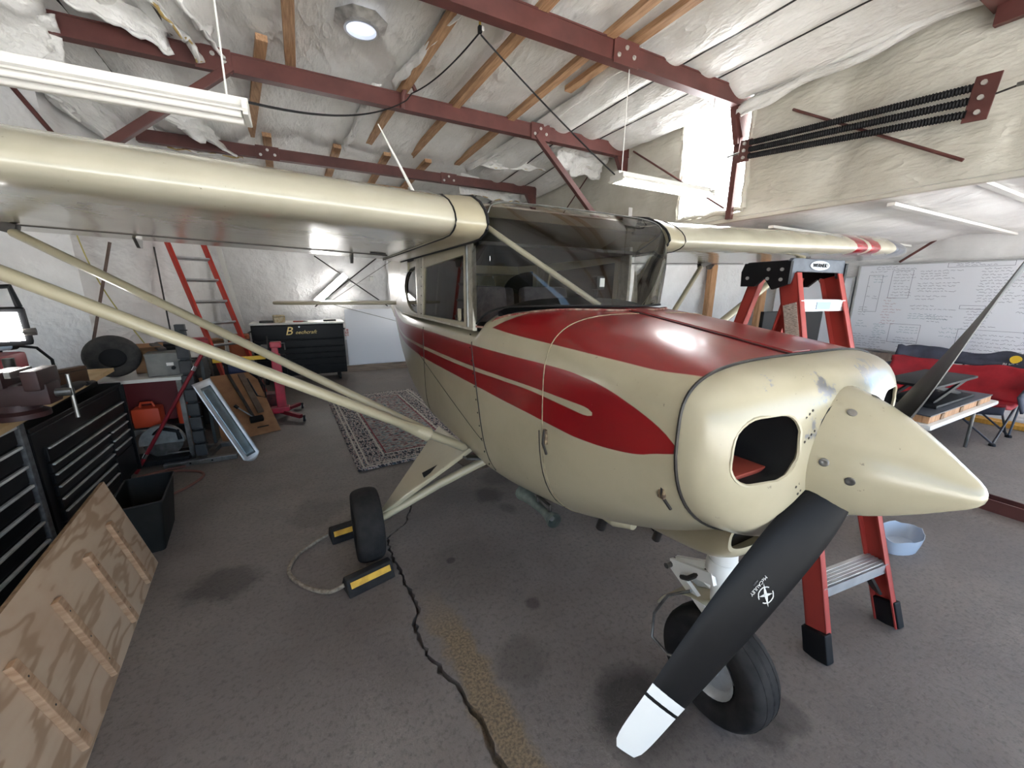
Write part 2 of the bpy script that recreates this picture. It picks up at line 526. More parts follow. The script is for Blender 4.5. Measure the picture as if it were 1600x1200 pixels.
# ================================================================== CEILING
LOBX = [-2.1, -1.62, 1.62, 2.02, 2.5, 2.97]
def ceil_z(x, y):
    z = 3.66
    if y > 4.6: z -= .16*min(1, (y-4.6)/1.7)
    if x > 1.62:
        # fat bags between the straps
        for i in range(2, 5):
            if LOBX[i] <= x <= LOBX[i+1]:
                t = (x-LOBX[i])/(LOBX[i+1]-LOBX[i])
                z -= .05+.13*math.sin(PI*t)**.7
        if x > 2.5: z -= .10*(x-2.5)/.47
    elif x < -1.62:
        t = ((-1.62-x) % .5)/.5
        z -= .03+.11*math.sin(PI*t)**.7
    else:
        t = ((x+1.6) % .55)/.55
        z -= .045*math.sin(PI*t)
    z += .020*nz(x, y*.6, 1, 2.3)+.012*nz(x, y, 7, 6.0)
    return z
mb = MB().grid(lambda u, v: (lerp(-6.4, 3.02, u), lerp(-3.25, 8.15, v), ceil_z(lerp(-6.4, 3.02, u), lerp(-3.25, 8.15, v))), 260, 170)
ceiling = struct('ceiling', mb, M_INS, smooth=True, auto=80)
ceiling['label'] = 'white vinyl faced insulation sagging between the roof purlins'
# solid roof skin above it
struct('ceiling_roof', MB().box((0, 2.4, 3.86), (13, 11.6, .1)), M_BEAM)
def low_z(x, y): return lerp(2.345, low_z0(x, y), max(0, min(1, (x-2.98)/.4)))
def low_z0(x, y): return 2.36-.10*max(0, min(1, (y-1.0)/1.6))-.05*abs(math.sin(PI*(y-.93)/.42*.5))+.02*nz(x, y, 2, 2)+.012*nz(x, y, 4, 6)
mb = MB().grid(lambda u, v: (lerp(2.95, 6.4, u), lerp(-3.25, 4.3, v), low_z(lerp(2.95, 6.4, u), lerp(-3.25, 4.3, v))), 70, 120)
lowc = struct('ceiling_low', mb, M_INSW, smooth=True, auto=80)
for yy in (.10, .93, 1.38, 2.3):
    obj('batten', MB().box((4.65, yy, low_z(4.6, yy)-.03), (3.3, .05, .025)), M_WHITEP, lowc)
# dark straps that hold the bags on the right
for x in (2.02, 2.5):
    m_ = MB()
    for i in range(24):
        y0 = -3+i*.46
        m_.bar((x, y0, ceil_z(x, y0)-.006), (x, y0+.46, ceil_z(x, y0+.46)-.006), .014, .006)
    obj('strap', m_, M_PIPE, ceiling)
for x in (-2.12, -2.62):
    m_ = MB()
    for i in range(18):
        y0 = 0+i*.46
        m_.bar((x, y0, ceil_z(x, y0)-.006), (x, y0+.46, ceil_z(x, y0+.46)-.006), .014, .006)
    obj('strap', m_, M_PIPE, ceiling)
# rough timber purlins
def purlin(x0, y0, x1, y1, z0, z1, w=.085, h=.05):
    obj('purlin', MB().bar((x0, y0, z0), (x1, y1, z1), w, h, bev=.004), M_WOODB, ceiling)
for (x0, y0, x1, y1) in ((.60, -1.5, .40, 6.2), (1.12, -1.5, 1.12, 6.2), (-.02, 2.9, -.25, 6.2), (1.43, 1.0, 1.38, 3.6), (-1.12, 2.4, -1.12, 4.5), (-1.32, 4.1, -1.62, 6.4), (.53, 2.8, .46, 4.55)):
    purlin(x0, y0, x1, y1, 3.565, 3.565 if y1 < 5 else 3.50)
for (x0, x1) in ((-1.43, -1.5), (-.62, -.66), (.03, .05), (.62, .62)):
    purlin(x0, 6.05, x1, 8.0, 3.43, 3.40, .1, .05)
obj('purlin', MB().bar((-2.3, 7.3, 3.30), (.6, 7.3, 3.28), .05, .05), M_WOODB, ceiling)

# torn, hanging pieces of insulation
def drape(top, drop, nu=16, nv=14, amp=.07, seed=0, wool=True, rag=.3, curl=.0):
    """a crumpled thick sheet: top = list of points, drop = vector"""
    top = [Vector(p) for p in top]; drop = Vector(drop)
    def tp(u):
        k = u*(len(top)-1); i = min(int(k), len(top)-2); return top[i].lerp(top[i+1], k-i)
    nrm = (top[-1]-top[0]).cross(drop).normalized()
    def P(u, v):
        p = tp(u)
        ln = v*(1+rag*nz(u*5, seed, 0, 1))
        q_ = p+drop*ln+nrm*(amp*math.sin(PI*v)*(1+.5*nz(u*4, v*3, seed, 1))+amp*.9*nz(u*6+seed, v*4, seed, 1)+curl*v*v)
        q_ += Vector((.02*nz(u*9, v*9, seed, 1), .02*nz(u*9, v*9, seed+4, 1), .02*nz(u*9, v*9, seed+9, 1)))
        return q_
    m_ = MB().grid(P, nu, nv)
    o = obj('torn_insulation', m_, M_INS, ceiling, smooth=True, auto=80, mods=(('SOLIDIFY', dict(thickness=.02, offset=0)),))
    if wool and seed in (8, 31, 37, 29):
        w_ = MB()
        pts = [P(k/9, .97)+nrm*.0 for k in range(10)]
        w_.tube(pts, [.006+.014*abs(nz(k*1.7, seed, 2, 1)) for k in range(10)], 7)
        obj('wool_edge', w_, M_FLUFF, o, smooth=True)
    return o
drape([(-3.6, 3.3, 3.45), (-3.0, 3.7, 3.46), (-2.55, 4.05, 3.48)], (-.15, .45, -.38), 22, 18, .16, 3)
drape([(-3.4, 4.2, 3.45), (-2.85, 4.3, 3.45), (-2.6, 4.25, 3.45)], (-.05, .1, -.33), 18, 14, .10, 11)
drape([(-2.45, 3.9, 3.60), (-2.2, 4.1, 3.58), (-1.95, 4.25, 3.56)], (.0, .05, -.17), 18, 10, .07, 5)
drape([(-1.98, 3.55, 3.63), (-1.88, 3.9, 3.62), (-1.80, 4.2, 3.6)], (.04, .12, -.22), 14, 12, .05, 8)
drape([(-1.82, 3.6, 3.63), (-1.74, 3.9, 3.62), (-1.66, 4.2, 3.6)], (.05, .14, -.16), 14, 12, .05, 21)
drape([(-3.02, 4.86, 3.42), (-2.95, 5.2, 3.35), (-2.8, 5.9, 3.3)], (.12, -.02, -.33), 22, 16, .08, 14)
drape([(-2.35, 5.6, 3.5), (-2.1, 5.9, 3.48), (-1.9, 6.2, 3.46)], (.10, .1, -.25), 18, 14, .09, 17)
drape([(-2.6, 6.4, 3.42), (-2.2, 6.4, 3.42), (-1.75, 6.4, 3.42)], (.0, .05, -.20), 22, 10, .07, 29)
drape([(1.2, 5.9, 3.55), (1.7, 5.6, 3.52), (2.2, 5.4, 3.5)], (.1, .05, -.14), 18, 10, .08, 31)
drape([(1.3, 6.5, 3.45), (1.9, 6.5, 3.42), (2.5, 6.5, 3.4)], (0, .1, -.28), 22, 12, .07, 37)
drape([(2.1, 4.6, 3.5), (2.5, 4.7, 3.46), (2.9, 4.6, 3.42)], (.0, .3, -.22), 20, 12, .10, 41)
drape([(.06, 2.85, 3.62), (0, 3.4, 3.62), (-.1, 3.9, 3.6), (-.16, 4.32, 3.6)], (-.05, 0, -.09), 26, 8, .04, 51, wool=False)
drape([(1.64, 2.8, 3.62), (1.63, 3.6, 3.61), (1.62, 4.4, 3.6), (1.5, 5.4, 3.55), (1.35, 6.2, 3.5)], (-.06, .02, -.10), 44, 8, .045, 53, wool=False, rag=.6)
drape([(-.30, 4.5, 3.6), (-.38, 5.2, 3.55), (-.45, 6.1, 3.48)], (-.07, 0, -.09), 22, 8, .05, 57, wool=False)
obj('purlin', MB().bar((-2.0, 2.9, 3.55), (-1.90, 4.32, 3.55), .11, .06), mottled('old_grey_timber', srgb(110, 98, 86), srgb(84, 74, 64), 6, .8, stretch=(9, 1, 9)), ceiling)
# overhang of the roof bag where it meets the header wall
drape([(2.9, -1.0, 3.55), (2.9, .6, 3.55), (2.88, 1.9, 3.5), (2.86, 2.62, 3.42)], (-.02, .1, -.16), 40, 12, .05, 43, wool=False, rag=.6)

# ================================================================== STEEL FRAME
def bolt_heads(par, pts, axis_y, r=.018):
    for p in pts:
        m_ = MB().lathe([(0, r), (-.006, r), (-.006, r*.62), (-.016, r*.58)], (p[0], axis_y, p[1]), 'y', 8)
        obj('bolt', m_, M_BOLT, par)
def beam(y, z, x0, x1, label, splices=(), h=.15, w=.09, knee=True, bolts=True):
    t = thing('roof_beam', label, 'beam', ((x0+x1)/2, y, z-h/2))
    m_ = MB()
    m_.box(((x0+x1)/2, y, z-h/2+.006), (x1-x0, w, .012)); m_.box(((x0+x1)/2, y, z+h/2-.006), (x1-x0, w, .012))
    m_.box(((x0+x1)/2, y-w/2+.012, z), (x1-x0, .012, h-.02)); m_.box(((x0+x1)/2, y+w/2-.012, z), (x1-x0, .012, h-.02))
    obj('channel', m_, M_BEAM, t)
    for sx in splices:
        m_ = MB().box((sx, y-w/2-.005, z-.004), (.26, .012, h+.03), bev=.003)
        p = obj('splice_plate', m_, M_BEAM, t)
        bolt_heads(p, [(sx-.08, z-.035), (sx+.0, z+.03), (sx+.08, z-.02)], y-w/2-.011)
    if knee:
        obj('knee_gusset', MB().prism([(x1-.20, z-h/2), (x1, z-h/2), (x1, z-h/2-.26), (x1-.05, z-h/2-.26)], 'y', y-.035, y+.035), M_BEAM, t)
    return t
beam(1.0, 3.42, -6.3, 2.96, 'red primed roof beam end at the top right corner', (), knee=False)
beam(2.7, 3.44, -6.3, 2.96, 'nearest red primed roof beam, running into the bright window', (1.28,))
b1 = beam(4.4, 3.44, -6.3, 2.96, 'long middle red roof beam with two diagonal knee braces', (-1.70, 1.52))
beam(6.3, 3.28, -2.75, 2.62, 'farthest red roof beam above the tail of the plane', (-1.45, 1.0), h=.13)
for pa, pb in (((-1.58, 4.36, 3.40), (-3.0, 4.36, 2.24)), ((1.46, 4.36, 3.40), (2.92, 4.36, 2.13))):
    obj('knee_brace', MB().bar(pa, pb, .065, .065, bev=.006), M_BEAM, b1)
obj('cable_hook', MB().tube([(-.14, 4.33, 3.36), (-.14, 4.30, 3.47), (-.09, 4.29, 3.56), (-.03, 4.3, 3.57), (-.01, 4.3, 3.53)], .022, 8), M_BEAM, b1, smooth=True)
# column next to the window and corner post
t = thing('steel_column', 'red steel column standing in front of the bright window', 'column', (2.93, 2.72, 2.33))
obj('post', MB().box((2.93, 2.72, 2.84), (.05, .06, 1.02), bev=.004), M_BEAM, t)
obj('haunch', MB().bar((2.80, 2.72, 3.37), (2.92, 2.72, 3.06), .05, .07), M_BEAM, t)
t = thing('corner_bracket', 'red steel bracket and plates in the top right roof corner', 'bracket', (2.9, .95, 3.05))
obj('plate', MB().box((2.885, .86, 3.30), (.05, .30, .13), bev=.005), M_BEAM, t)
obj('plate', MB().box((2.88, .66, 3.22), (.06, .09, .22), bev=.005), M_BEAM, t)
obj('rod', MB().bar((2.88, .62, 3.13), (2.88, -.6, 3.10), .03), M_BEAM, t)
# brace rods
def rod(a, b, label, r=.011, mat=None):
    o = obj('brace_rod', MB().tube([a, b], r, 8), mat or M_BEAM, None, smooth=True)
    return tag(o, label, 'rod')
rod((2.90, 2.20, 3.19), (2.90, 1.00, 2.46), 'brown diagonal brace rod crossing behind the black springs')
rod((2.91, 4.22, 3.40), (2.91, 2.78, 2.45), 'brown diagonal brace rod running down into the bright window')
rod((2.91, 5.16, 3.33), (2.91, 6.0, 2.75), 'thin dark brace rod on the wall right of the knee brace', .009)
rod((6.28, 2.04, 2.26), (6.28, 2.36, 1.995), 'red brace rod on the wall beyond the striped wing tip', .016)
rod((-.98, 7.98, 2.15), (.25, 7.98, 1.25), 'dark brace rod falling to the right on the back wall', .011, M_DARKST)
rod((.35, 8.02, 2.35), (-1.05, 8.02, 1.25), 'dark brace rod rising to the right on the back wall', .011, M_DARKST)
rod((.62, 7.88, 2.4), (.86, 7.86, .0), 'red steel strut leaning on the back wall beside the cabin', .03)
rod((-2.72, 4.76, 1.96), (-3.06, 4.74, .8), 'brown pole leaning on the white wall behind the tyre', .012, mottled('brown_pole', srgb(104, 82, 72), srgb(80, 62, 54), 9, .6))
rod((-3.16, 4.8, 3.2), (-2.6, 4.8, 2.2), 'dark brace rod on the wall above the pale wing', .018)
rod((-2.62, 5.6, 2.0), (-2.62, 5.6, .9), 'dark upright pipe beside the red extension ladder', .008, M_DARKST)

# counterbalance springs on the header wall
t = thing('spring_bank', 'three long black coil springs stretched along the header wall', 'spring', (2.86, 1.8, 2.7))
a0, a1 = Vector((2.86, 2.56, 2.95)), Vector((2.86, 1.03, 2.82))
for k in range(3):
    dz = .085-.085*k
    A = a0+Vector((0, -.02, dz*.72)); B = a1+Vector((0, 0, dz*.92))
    n = 170; pts = []; rs = []
    for i in range(n+1):
        pts.append(A.lerp(B, i/n)); rs.append(.027 if i % 2 == 0 else .0205)
    obj('coil_spring', MB().tube(pts, rs, 10), M_BLACK, t, smooth=True)
for (p, hh) in ((a0+Vector((0, .03, 0)), .20), (a1+Vector((0, -.055, 0)), .27)):
    pl = obj('end_plate', MB().box(p, (.012, .12, hh), rot=(R(5), 0, 0), bev=.003), M_BEAM, t)
    for k in range(3):
        obj('bolt', MB().lathe([(0, .016), (.02, .014)], (p.x-.026, p.y, p.z+(1-k)*hh*.32), 'x', 8), M_BOLT, pl)
cbl = MB().tube([a1+Vector((0, -.1, 0)), a1+Vector((0, -.35, .035)), a1+Vector((0, -1.6, .15))], .006, 6)
cbo = obj('cable', cbl, M_DARKST, t)
for yy in (-.22, -.30):
    obj('turnbuckle', MB().tube([a1+Vector((0, yy-.02, .02)), a1+Vector((0, yy+.02, .02))], .013, 8), M_STEEL, cbo)
obj('cable_end', MB().tube([a0+Vector((0, .08, 0)), a0+Vector((0, .22, -.01))], .010, 6), M_STEEL, t)

# stud framing in the wing bay
for i, (x, lab) in enumerate(((4.64, 'bare pine stud upright under the far wing'), (6.05, 'pine stud upright glimpsed between the ladder legs'))):
    tag(obj('wall_stud', MB().box((x, 4.08, 1.05), (.13 if i == 0 else .16, .09, 2.1), bev=.004), M_WOODX), lab, 'stud')

# ================================================================== LIGHT FITTINGS AND CABLES
M_TUBE = emis('fluorescent_tube_lit', (1.0, .98, .94, 1), 14.0)
M_TUBE2 = emis('fluorescent_tube_back', (1.0, .99, .97, 1), 30.0)
M_TUBED = emis('fluorescent_tube_dim', (.9, .88, .84, 1), .03)
def strip_light(label, x0, x1, y, z, mt, wires, zt):
    t = thing('strip_light', label, 'ceiling light', ((x0+x1)/2, y, z-.05))
    xc, L = (x0+x1)/2, x1-x0
    obj('housing', MB().prism([(-.03, .035), (.03, .035), (.035, 0), (.105, -.035), (.10, -.042), (.03, -.012), (-.03, -.012), (-.10, -.042), (-.105, -.035), (-.035, 0)], 'x', x0, x1).xf(Matrix.Translation((0, y, z))), M_WHITEP, t)
    for dy in (-.045, .045):
        obj('tube', MB().lathe([(x0+.03, .016), (x1-.03, .016)], (0, y+dy, z-.038), 'x', 12), mt, t, smooth=True)
    for xx in (x0+.012, x1-.012):
        obj('end_socket', MB().box((xx, y, z-.02), (.022, .17, .06), bev=.004), M_WHITEP, t)
    for wx in wires:
        obj('hanging_wire', MB().tube([(wx, y, z+.03), (wx+.01, y, zt)], .004, 5), M_PAPER, t)
    return t
strip_light('long white strip light hanging over the near wing', -3.82, -1.37, 2.2, 2.37, M_TUBED, (-1.45, -3.6), 3.62)
strip_light('short lit strip light hanging in front of the bright window', 1.30, 2.52, 2.7, 2.55, M_TUBE, (1.36, 2.46), 3.42)
# diagonal tube light on the back wall
t = thing('wall_strip_light', 'glowing tube light mounted aslant on the back wall', 'wall light', (-.76, 7.95, 1.35))
A, B = Vector((-1.02, 7.93, 1.34)), Vector((-.49, 7.93, 1.82))
obj('housing', MB().bar(A+Vector((0, .05, 0)), B+Vector((0, .05, 0)), .12, .06, up=(0, 1, 0)), M_WHITEP, t)
nv = Vector((-(B-A).z, 0, (B-A).x)).normalized()
for s_ in (-.03, .03):
    obj('tube', MB().tube([A+nv*s_, B+nv*s_], .022, 10), M_TUBE2, t, smooth=True)
# tubular skylight
SKZ = 3.545
t = thing('tubular_skylight', 'round tubular skylight with an octagonal bright metal flange', 'skylight', (-.62, 3.55, SKZ))
m_ = MB()
ring = []
for r_, z_ in ((.125, .0), (.205, .035), (.205, .04), (.125, .012)):
    ring.append([Vector((-.62+r_*math.cos(2*PI*(k//3+.5)/8 if r_ > .2 else 2*PI*(k+.5)/24), 3.55+r_*math.sin(2*PI*(k//3+.5)/8 if r_ > .2 else 2*PI*(k+.5)/24), SKZ+z_)) for k in range(24)])
m_.loft(ring, cap=False, closed=True)
obj('flange', m_, mottled('flange_metal', srgb(206, 204, 200), srgb(160, 158, 154), 14, .3, .45), t)
obj('collar', MB().loft([[Vector((-.62+r_*math.cos(2*PI*k/32), 3.55+r_*math.sin(2*PI*k/32), SKZ+z_)) for k in range(32)] for r_, z_ in ((.13, -.02), (.13, .02), (.112, .02), (.112, -.02))], cap=False, closed=True), M_CHROME, t, smooth=True)
obj('lens', MB().lathe([(SKZ-.002, .0005), (SKZ, .06), (SKZ+.008, .111), (SKZ+.012, .111), (SKZ+.012, .0005)], (-.62, 3.55, 0), 'z', 28), emis('skylight_lens', (.80, .86, 1, 1), .55), t, smooth=True)
# cord drop with plug block
M_CORDY = newmat('yellow_cord', srgb(206, 174, 70), .5)
def sagline(a, b, sag, n=18):
    a, b = Vector(a), Vector(b)
    return [a.lerp(b, i/n)+Vector((0, 0, -sag*4*(i/n)*(1-i/n))) for i in range(n+1)]
t = thing('cord_drop', 'yellow extension cord hanging from the roof with a black and white plug block', 'cord', (.10, 2.9, 3.38))
obj('cord', MB().tube([(.117, 2.9, 3.62), (.108, 2.9, 3.5), (.104, 2.9, 3.44)], .008, 6), M_CORDY, t, smooth=True)
obj('plug_block', MB().box((.104, 2.9, 3.41), (.028, .03, .045), bev=.005), M_BLACK, t)
obj('outlet', MB().box((.122, 2.895, 3.415), (.02, .024, .03), bev=.004), M_PAPER, t)
tag(obj('power_cable', MB().tube(sagline((.10, 2.9, 3.39), (-.05, 4.3, 3.50), .05)+sagline((-.06, 4.3, 3.46), (-1.37, 2.2, 2.40), .10)[1:], .006, 6), M_BLACK, None, smooth=True), 'black cable draped from the plug block to the long strip light', 'cable')
tag(obj('power_cable', MB().tube(sagline((.11, 2.9, 3.38), (1.30, 2.72, 2.56), .02), .006, 6), M_BLACK, None, smooth=True), 'black cable running from the plug block to the lit strip light', 'cable')
# ================================================================== AEROPLANE (nose towards -Y, centreline x = 0)
def curve_mask(m, coord_y, pts, ylo=0., yhi=6., zlo=.4, zhi=1.8):
    """float curve: aircraft station y -> height z"""
    u = nd(m, 'ShaderNodeMapRange'); u.inputs[1].default_value = ylo; u.inputs[2].default_value = yhi
    lk(m, coord_y, u.inputs[0])
    fc = nd(m, 'ShaderNodeFloatCurve')
    c = fc.mapping.curves[0]
    P = [((y-ylo)/(yhi-ylo), (z-zlo)/(zhi-zlo)) for y, z in pts]
    c.points[0].location = P[0]; c.points[1].location = P[-1]
    for p in P[1:-1]: c.points.new(*p)
    for p in c.points: p.handle_type = 'AUTO_CLAMPED'
    fc.mapping.update()
    lk(m, u.outputs[0], fc.inputs['Value'])
    return math_(m, 'MULTIPLY_ADD', fc.outputs[0], zhi-zlo, zlo)
def edge(m, a, b, w=.0022):
    """1 where a > b, with a thin soft edge"""
    return math_(m, 'MULTIPLY_ADD', math_(m, 'SUBTRACT', a, b), 1/w, .5, clamp=True)

HOOD = [(.38, 1.364), (.42, 1.364), (.50, 1.362), (.62, 1.366), (.83, 1.373), (1.05, 1.378), (1.3, 1.385), (1.45, 1.393), (1.6, 1.40)]
B_UP = [(.385, 1.187), (.395, 1.196), (.437, 1.225), (.502, 1.251), (.574, 1.272), (.656, 1.290), (.752, 1.301), (.857, 1.306), (1.0, 1.304), (1.295, 1.297), (1.71, 1.291), (2.6, 1.288), (3.9, 1.26), (6, 1.30)]
B_LO = [(.385, 1.187), (.395, 1.182), (.425, 1.170), (.457, 1.159), (.506, 1.138), (.599, 1.116), (.709, 1.101), (.837, 1.094), (1.03, 1.094), (1.29, 1.090), (1.625, 1.088), (2.6, 1.08), (3.9, 1.08), (6, 1.24)]
P_UP = [(.698, 1.201), (.71, 1.207), (.74, 1.211), (.787, 1.210), (1.04, 1.205), (1.3, 1.195), (1.66, 1.182), (2.79, 1.164), (3.9, 1.14), (6, 1.27)]
P_LO = [(.698, 1.193), (.71, 1.186), (.74, 1.183), (.787, 1.184), (1.04, 1.188), (1.3, 1.178), (1.66, 1.161), (2.79, 1.142), (3.9, 1.12), (6, 1.265)]

def fuse_mat():
    m = paint('fuselage_paint', CREAMC)
    base = bsdf(m).inputs['Base Color'].links[0].from_socket
    g = nd(m, 'ShaderNodeNewGeometry'); sp = nd(m, 'ShaderNodeSeparateXYZ'); lk(m, g.outputs['Position'], sp.inputs[0])
    y, z = sp.outputs['Y'], sp.outputs['Z']
    hood = edge(m, z, curve_mask(m, y, HOOD))
    # the red of the bonnet ends along a slanted line in front of the windscreen corner
    back = edge(m, math_(m, 'MULTIPLY_ADD', math_(m, 'SUBTRACT', z, 1.395), -2.3, 1.455), y)
    hood = math_(m, 'MULTIPLY', hood, back)
    hood = math_(m, 'MULTIPLY', hood, edge(m, y, .396))
    band = math_(m, 'MULTIPLY', edge(m, curve_mask(m, y, B_UP), z), edge(m, z, curve_mask(m, y, B_LO)))
    pin = math_(m, 'MULTIPLY', edge(m, curve_mask(m, y, P_UP), z), edge(m, z, curve_mask(m, y, P_LO)))
    pin = math_(m, 'MULTIPLY', pin, edge(m, y, P_UP[0][0]))
    band = math_(m, 'MULTIPLY', band, math_(m, 'SUBTRACT', 1.0, pin))
    band = math_(m, 'MULTIPLY', band, edge(m, y, B_UP[0][0]))
    mask = math_(m, 'MAXIMUM', hood, band)
    red = mixc(m, noise_tex(m, 4, 5), srgb(122, 14, 21), srgb(145, 22, 28))
    chips = ramp(m, noise_tex(m, 60, 5, .7), [(.73, (0, 0, 0, 1)), (.745, (1, 1, 1, 1))])
    red = mixc(m, math_(m, 'MULTIPLY', chips, .8), red, srgb(196, 184, 156))
    lk(m, mixc(m, mask, base, red), bsdf(m).inputs['Base Color'])
    return m
M_FUSE = fuse_mat()
# nose bowl: cream with paint worn to bare metal round the upper lip
M_BOWL = paint('nose_bowl_paint', CREAMC)
def _bowl():
    m = M_BOWL
    base = bsdf(m).inputs['Base Color'].links[0].from_socket
    g = nd(m, 'ShaderNodeNewGeometry')
    acc = None
    n1 = noise_tex(m, 26, 7, .72)
    for (p, r, k) in (((-.10, .27, 1.335), .10, .30), ((.17, .26, 1.33), .13, .42), ((-.16, .255, 1.235), .06, .34), ((-.30, .31, 1.34), .06, .22)):
        d = nd(m, 'ShaderNodeVectorMath', operation='DISTANCE'); lk(m, g.outputs['Position'], d.inputs[0]); d.inputs[1].default_value = p
        f = math_(m, 'MULTIPLY', math_(m, 'SUBTRACT', 1.0, math_(m, 'DIVIDE', d.outputs['Value'], r, clamp=True)), k)
        acc = f if acc is None else math_(m, 'MAXIMUM', acc, f)
    worn = ramp(m, math_(m, 'ADD', n1, acc), [(.70, (0, 0, 0, 1)), (.74, (1, 1, 1, 1))])
    lk(m, mixc(m, worn, base, srgb(150, 150, 152)), bsdf(m).inputs['Base Color'])
    lk(m, math_(m, 'MULTIPLY', worn, .7), bsdf(m).inputs['Metallic'])
_bowl()

plane = thing('airplane', 'cream and red high wing single engine airplane parked in the hangar', 'airplane', (0, 2.0, 0))
def part(name, mb, mat, parent=None, smooth=True, **k): return obj(name, mb, mat, parent or plane, smooth, **k)

#            y     w     zt     zb    zc   nt   nb
FST = [(.395, .485, 1.393, .870, 1.215, 4.0, 2.2),
       (.60, .493, 1.424, .745, 1.20, 4.0, 2.4),
       (.80, .498, 1.453, .665, 1.18, 4.0, 2.7),
       (.97, .501, 1.476, .615, 1.15, 4.0, 3.0),
       (1.20, .503, 1.495, .585, 1.13, 4.2, 3.6),
       (1.40, .503, 1.495, .568, 1.12, 4.6, 4.3),
       (1.53, .503, 1.475, .562, 1.11, 5.5, 4.7),
       (1.64, .503, 1.372, .560, 1.10, 9.0, 5.0),
       (2.60, .497, 1.368, .555, 1.10, 9.0, 5.0),
       (3.25, .455, 1.368, .610, 1.10, 8.0, 4.6),
       (4.0, .355, 1.365, .740, 1.12, 6.0, 4.0),
       (5.0, .190, 1.36, .930, 1.18, 4.0, 3.5),
       (5.9, .035, 1.36, 1.14, 1.25, 3.0, 3.0)]
def ring_at(y, tab=FST, n=72, off=0):
    w, zt, zb, zc, nt, nb = interp(tab, y)
    out = []
    for k in range(n):
        a = 2*PI*k/n
        c, s_ = math.cos(a), math.sin(a)
        e = nt if s_ >= 0 else nb
        x = (w-off)*math.copysign(abs(c)**(2/e), c)
        h = (zt-zc-off) if s_ >= 0 else (zc-zb-off)
        out.append(Vector((x, y, zc+h*math.copysign(abs(s_)**(2/e), s_))))
    return out
def surf_x(y, z, tab=FST):
    """half width of the fuselage at station y, height z"""
    w, zt, zb, zc, nt, nb = interp(tab, y)
    if z >= zc: t = min(1, (z-zc)/(zt-zc)); e = nt
    else: t = min(1, (zc-z)/(zc-zb)); e = nb
    return w*max(0, 1-t**e)**(1/e)
def surf_z(y, x, top=True):
    w, zt, zb, zc, nt, nb = interp(FST, y)
    t = min(1, abs(x)/w)
    return zc+(zt-zc)*max(0, 1-t**nt)**(1/nt) if top else zc-(zc-zb)*max(0, 1-t**nb)**(1/nb)
def lofty(y0, y1, n): return [ring_at(lerp(y0, y1, i/n)) for i in range(n+1)]

part('cowling', MB().loft(lofty(.395, .97, 24), cap=False), M_FUSE)
# fuselage from the firewall aft; inside the cabin its deck is dark trim
mbf = MB()
rings = lofty(.972, 1.64, 24)+lofty(1.70, 5.9, 46)
mbf.loft(rings)
nr = 72
for fi, f in enumerate(mbf.f):
    c = sum((mbf.v[i] for i in f), Vector())/len(f)
    yb = 1.09+.44*(abs(c.x)/.48)**2.6
    if c.y > 1.60 and c.z > 1.355 and c.y < 3.3 and abs(c.x) < .49: mbf.mi[fi] = 1
part('fuselage', mbf, [M_FUSE, M_INTER])

# nose bowl with two air intakes
BW = [(.262, .16, 1.255, 1.03, 1.14, 2.2, 2.2), (.267, .24, 1.288, .99, 1.15, 2.4, 2.2), (.279, .33, 1.320, .945, 1.17, 2.7, 2.2), (.300, .405, 1.352, .908, 1.19, 3.2, 2.2), (.328, .450, 1.374, .885, 1.205, 3.6, 2.2), (.36, .475, 1.386, .875, 1.212, 3.9, 2.2), (.394, .485, 1.392, .870, 1.215, 4.0, 2.2)]
ys = [.262, .264, .267, .272, .279, .288, .300, .313, .328, .343, .36, .377, .394]
outer = [ring_at(y, BW) for y in ys]
inner = [[Vector((p.x*.972, p.y+.013, 1.15+(p.z-1.15)*.96)) for p in rg] for rg in outer]
mb = MB(); mb.loft(outer[::-1]+inner, cap=False, closed=True)
# close the small ring between outer/inner at the seam is implied by the loop; front holes are capped by the hub disc
bowl = part('nose_bowl', mb, M_BOWL)
def rrect(cx, cz, w, h, r, n=6):
    out = []
    for (sx, sz, a0) in ((1, 1, 0), (-1, 1, 90), (-1, -1, 180), (1, -1, 270)):
        for k in range(n+1):
            a = R(a0+90*k/n)
            out.append((cx+sx*(w/2-r)+r*math.cos(a), cz+sz*(h/2-r)+r*math.sin(a)))
    return out
INX, INZ, INW, INH = .310, 1.200, .205, .168
for sx in (-1, 1):
    cu = obj('cut', MB().prism(rrect(sx*INX, INZ, INW, INH, .065), 'y', .1, .385), M_DARK)
    md = bowl.modifiers.new('b', 'BOOLEAN'); md.operation = 'DIFFERENCE'; md.object = cu; md.solver = 'EXACT'
    dg = bpy.context.evaluated_depsgraph_get()
    me = bpy.data.meshes.new_from_object(bowl.evaluated_get(dg))
    bowl.modifiers.clear(); old = bowl.data; bowl.data = me; bpy.data.meshes.remove(old); bpy.data.objects.remove(cu)
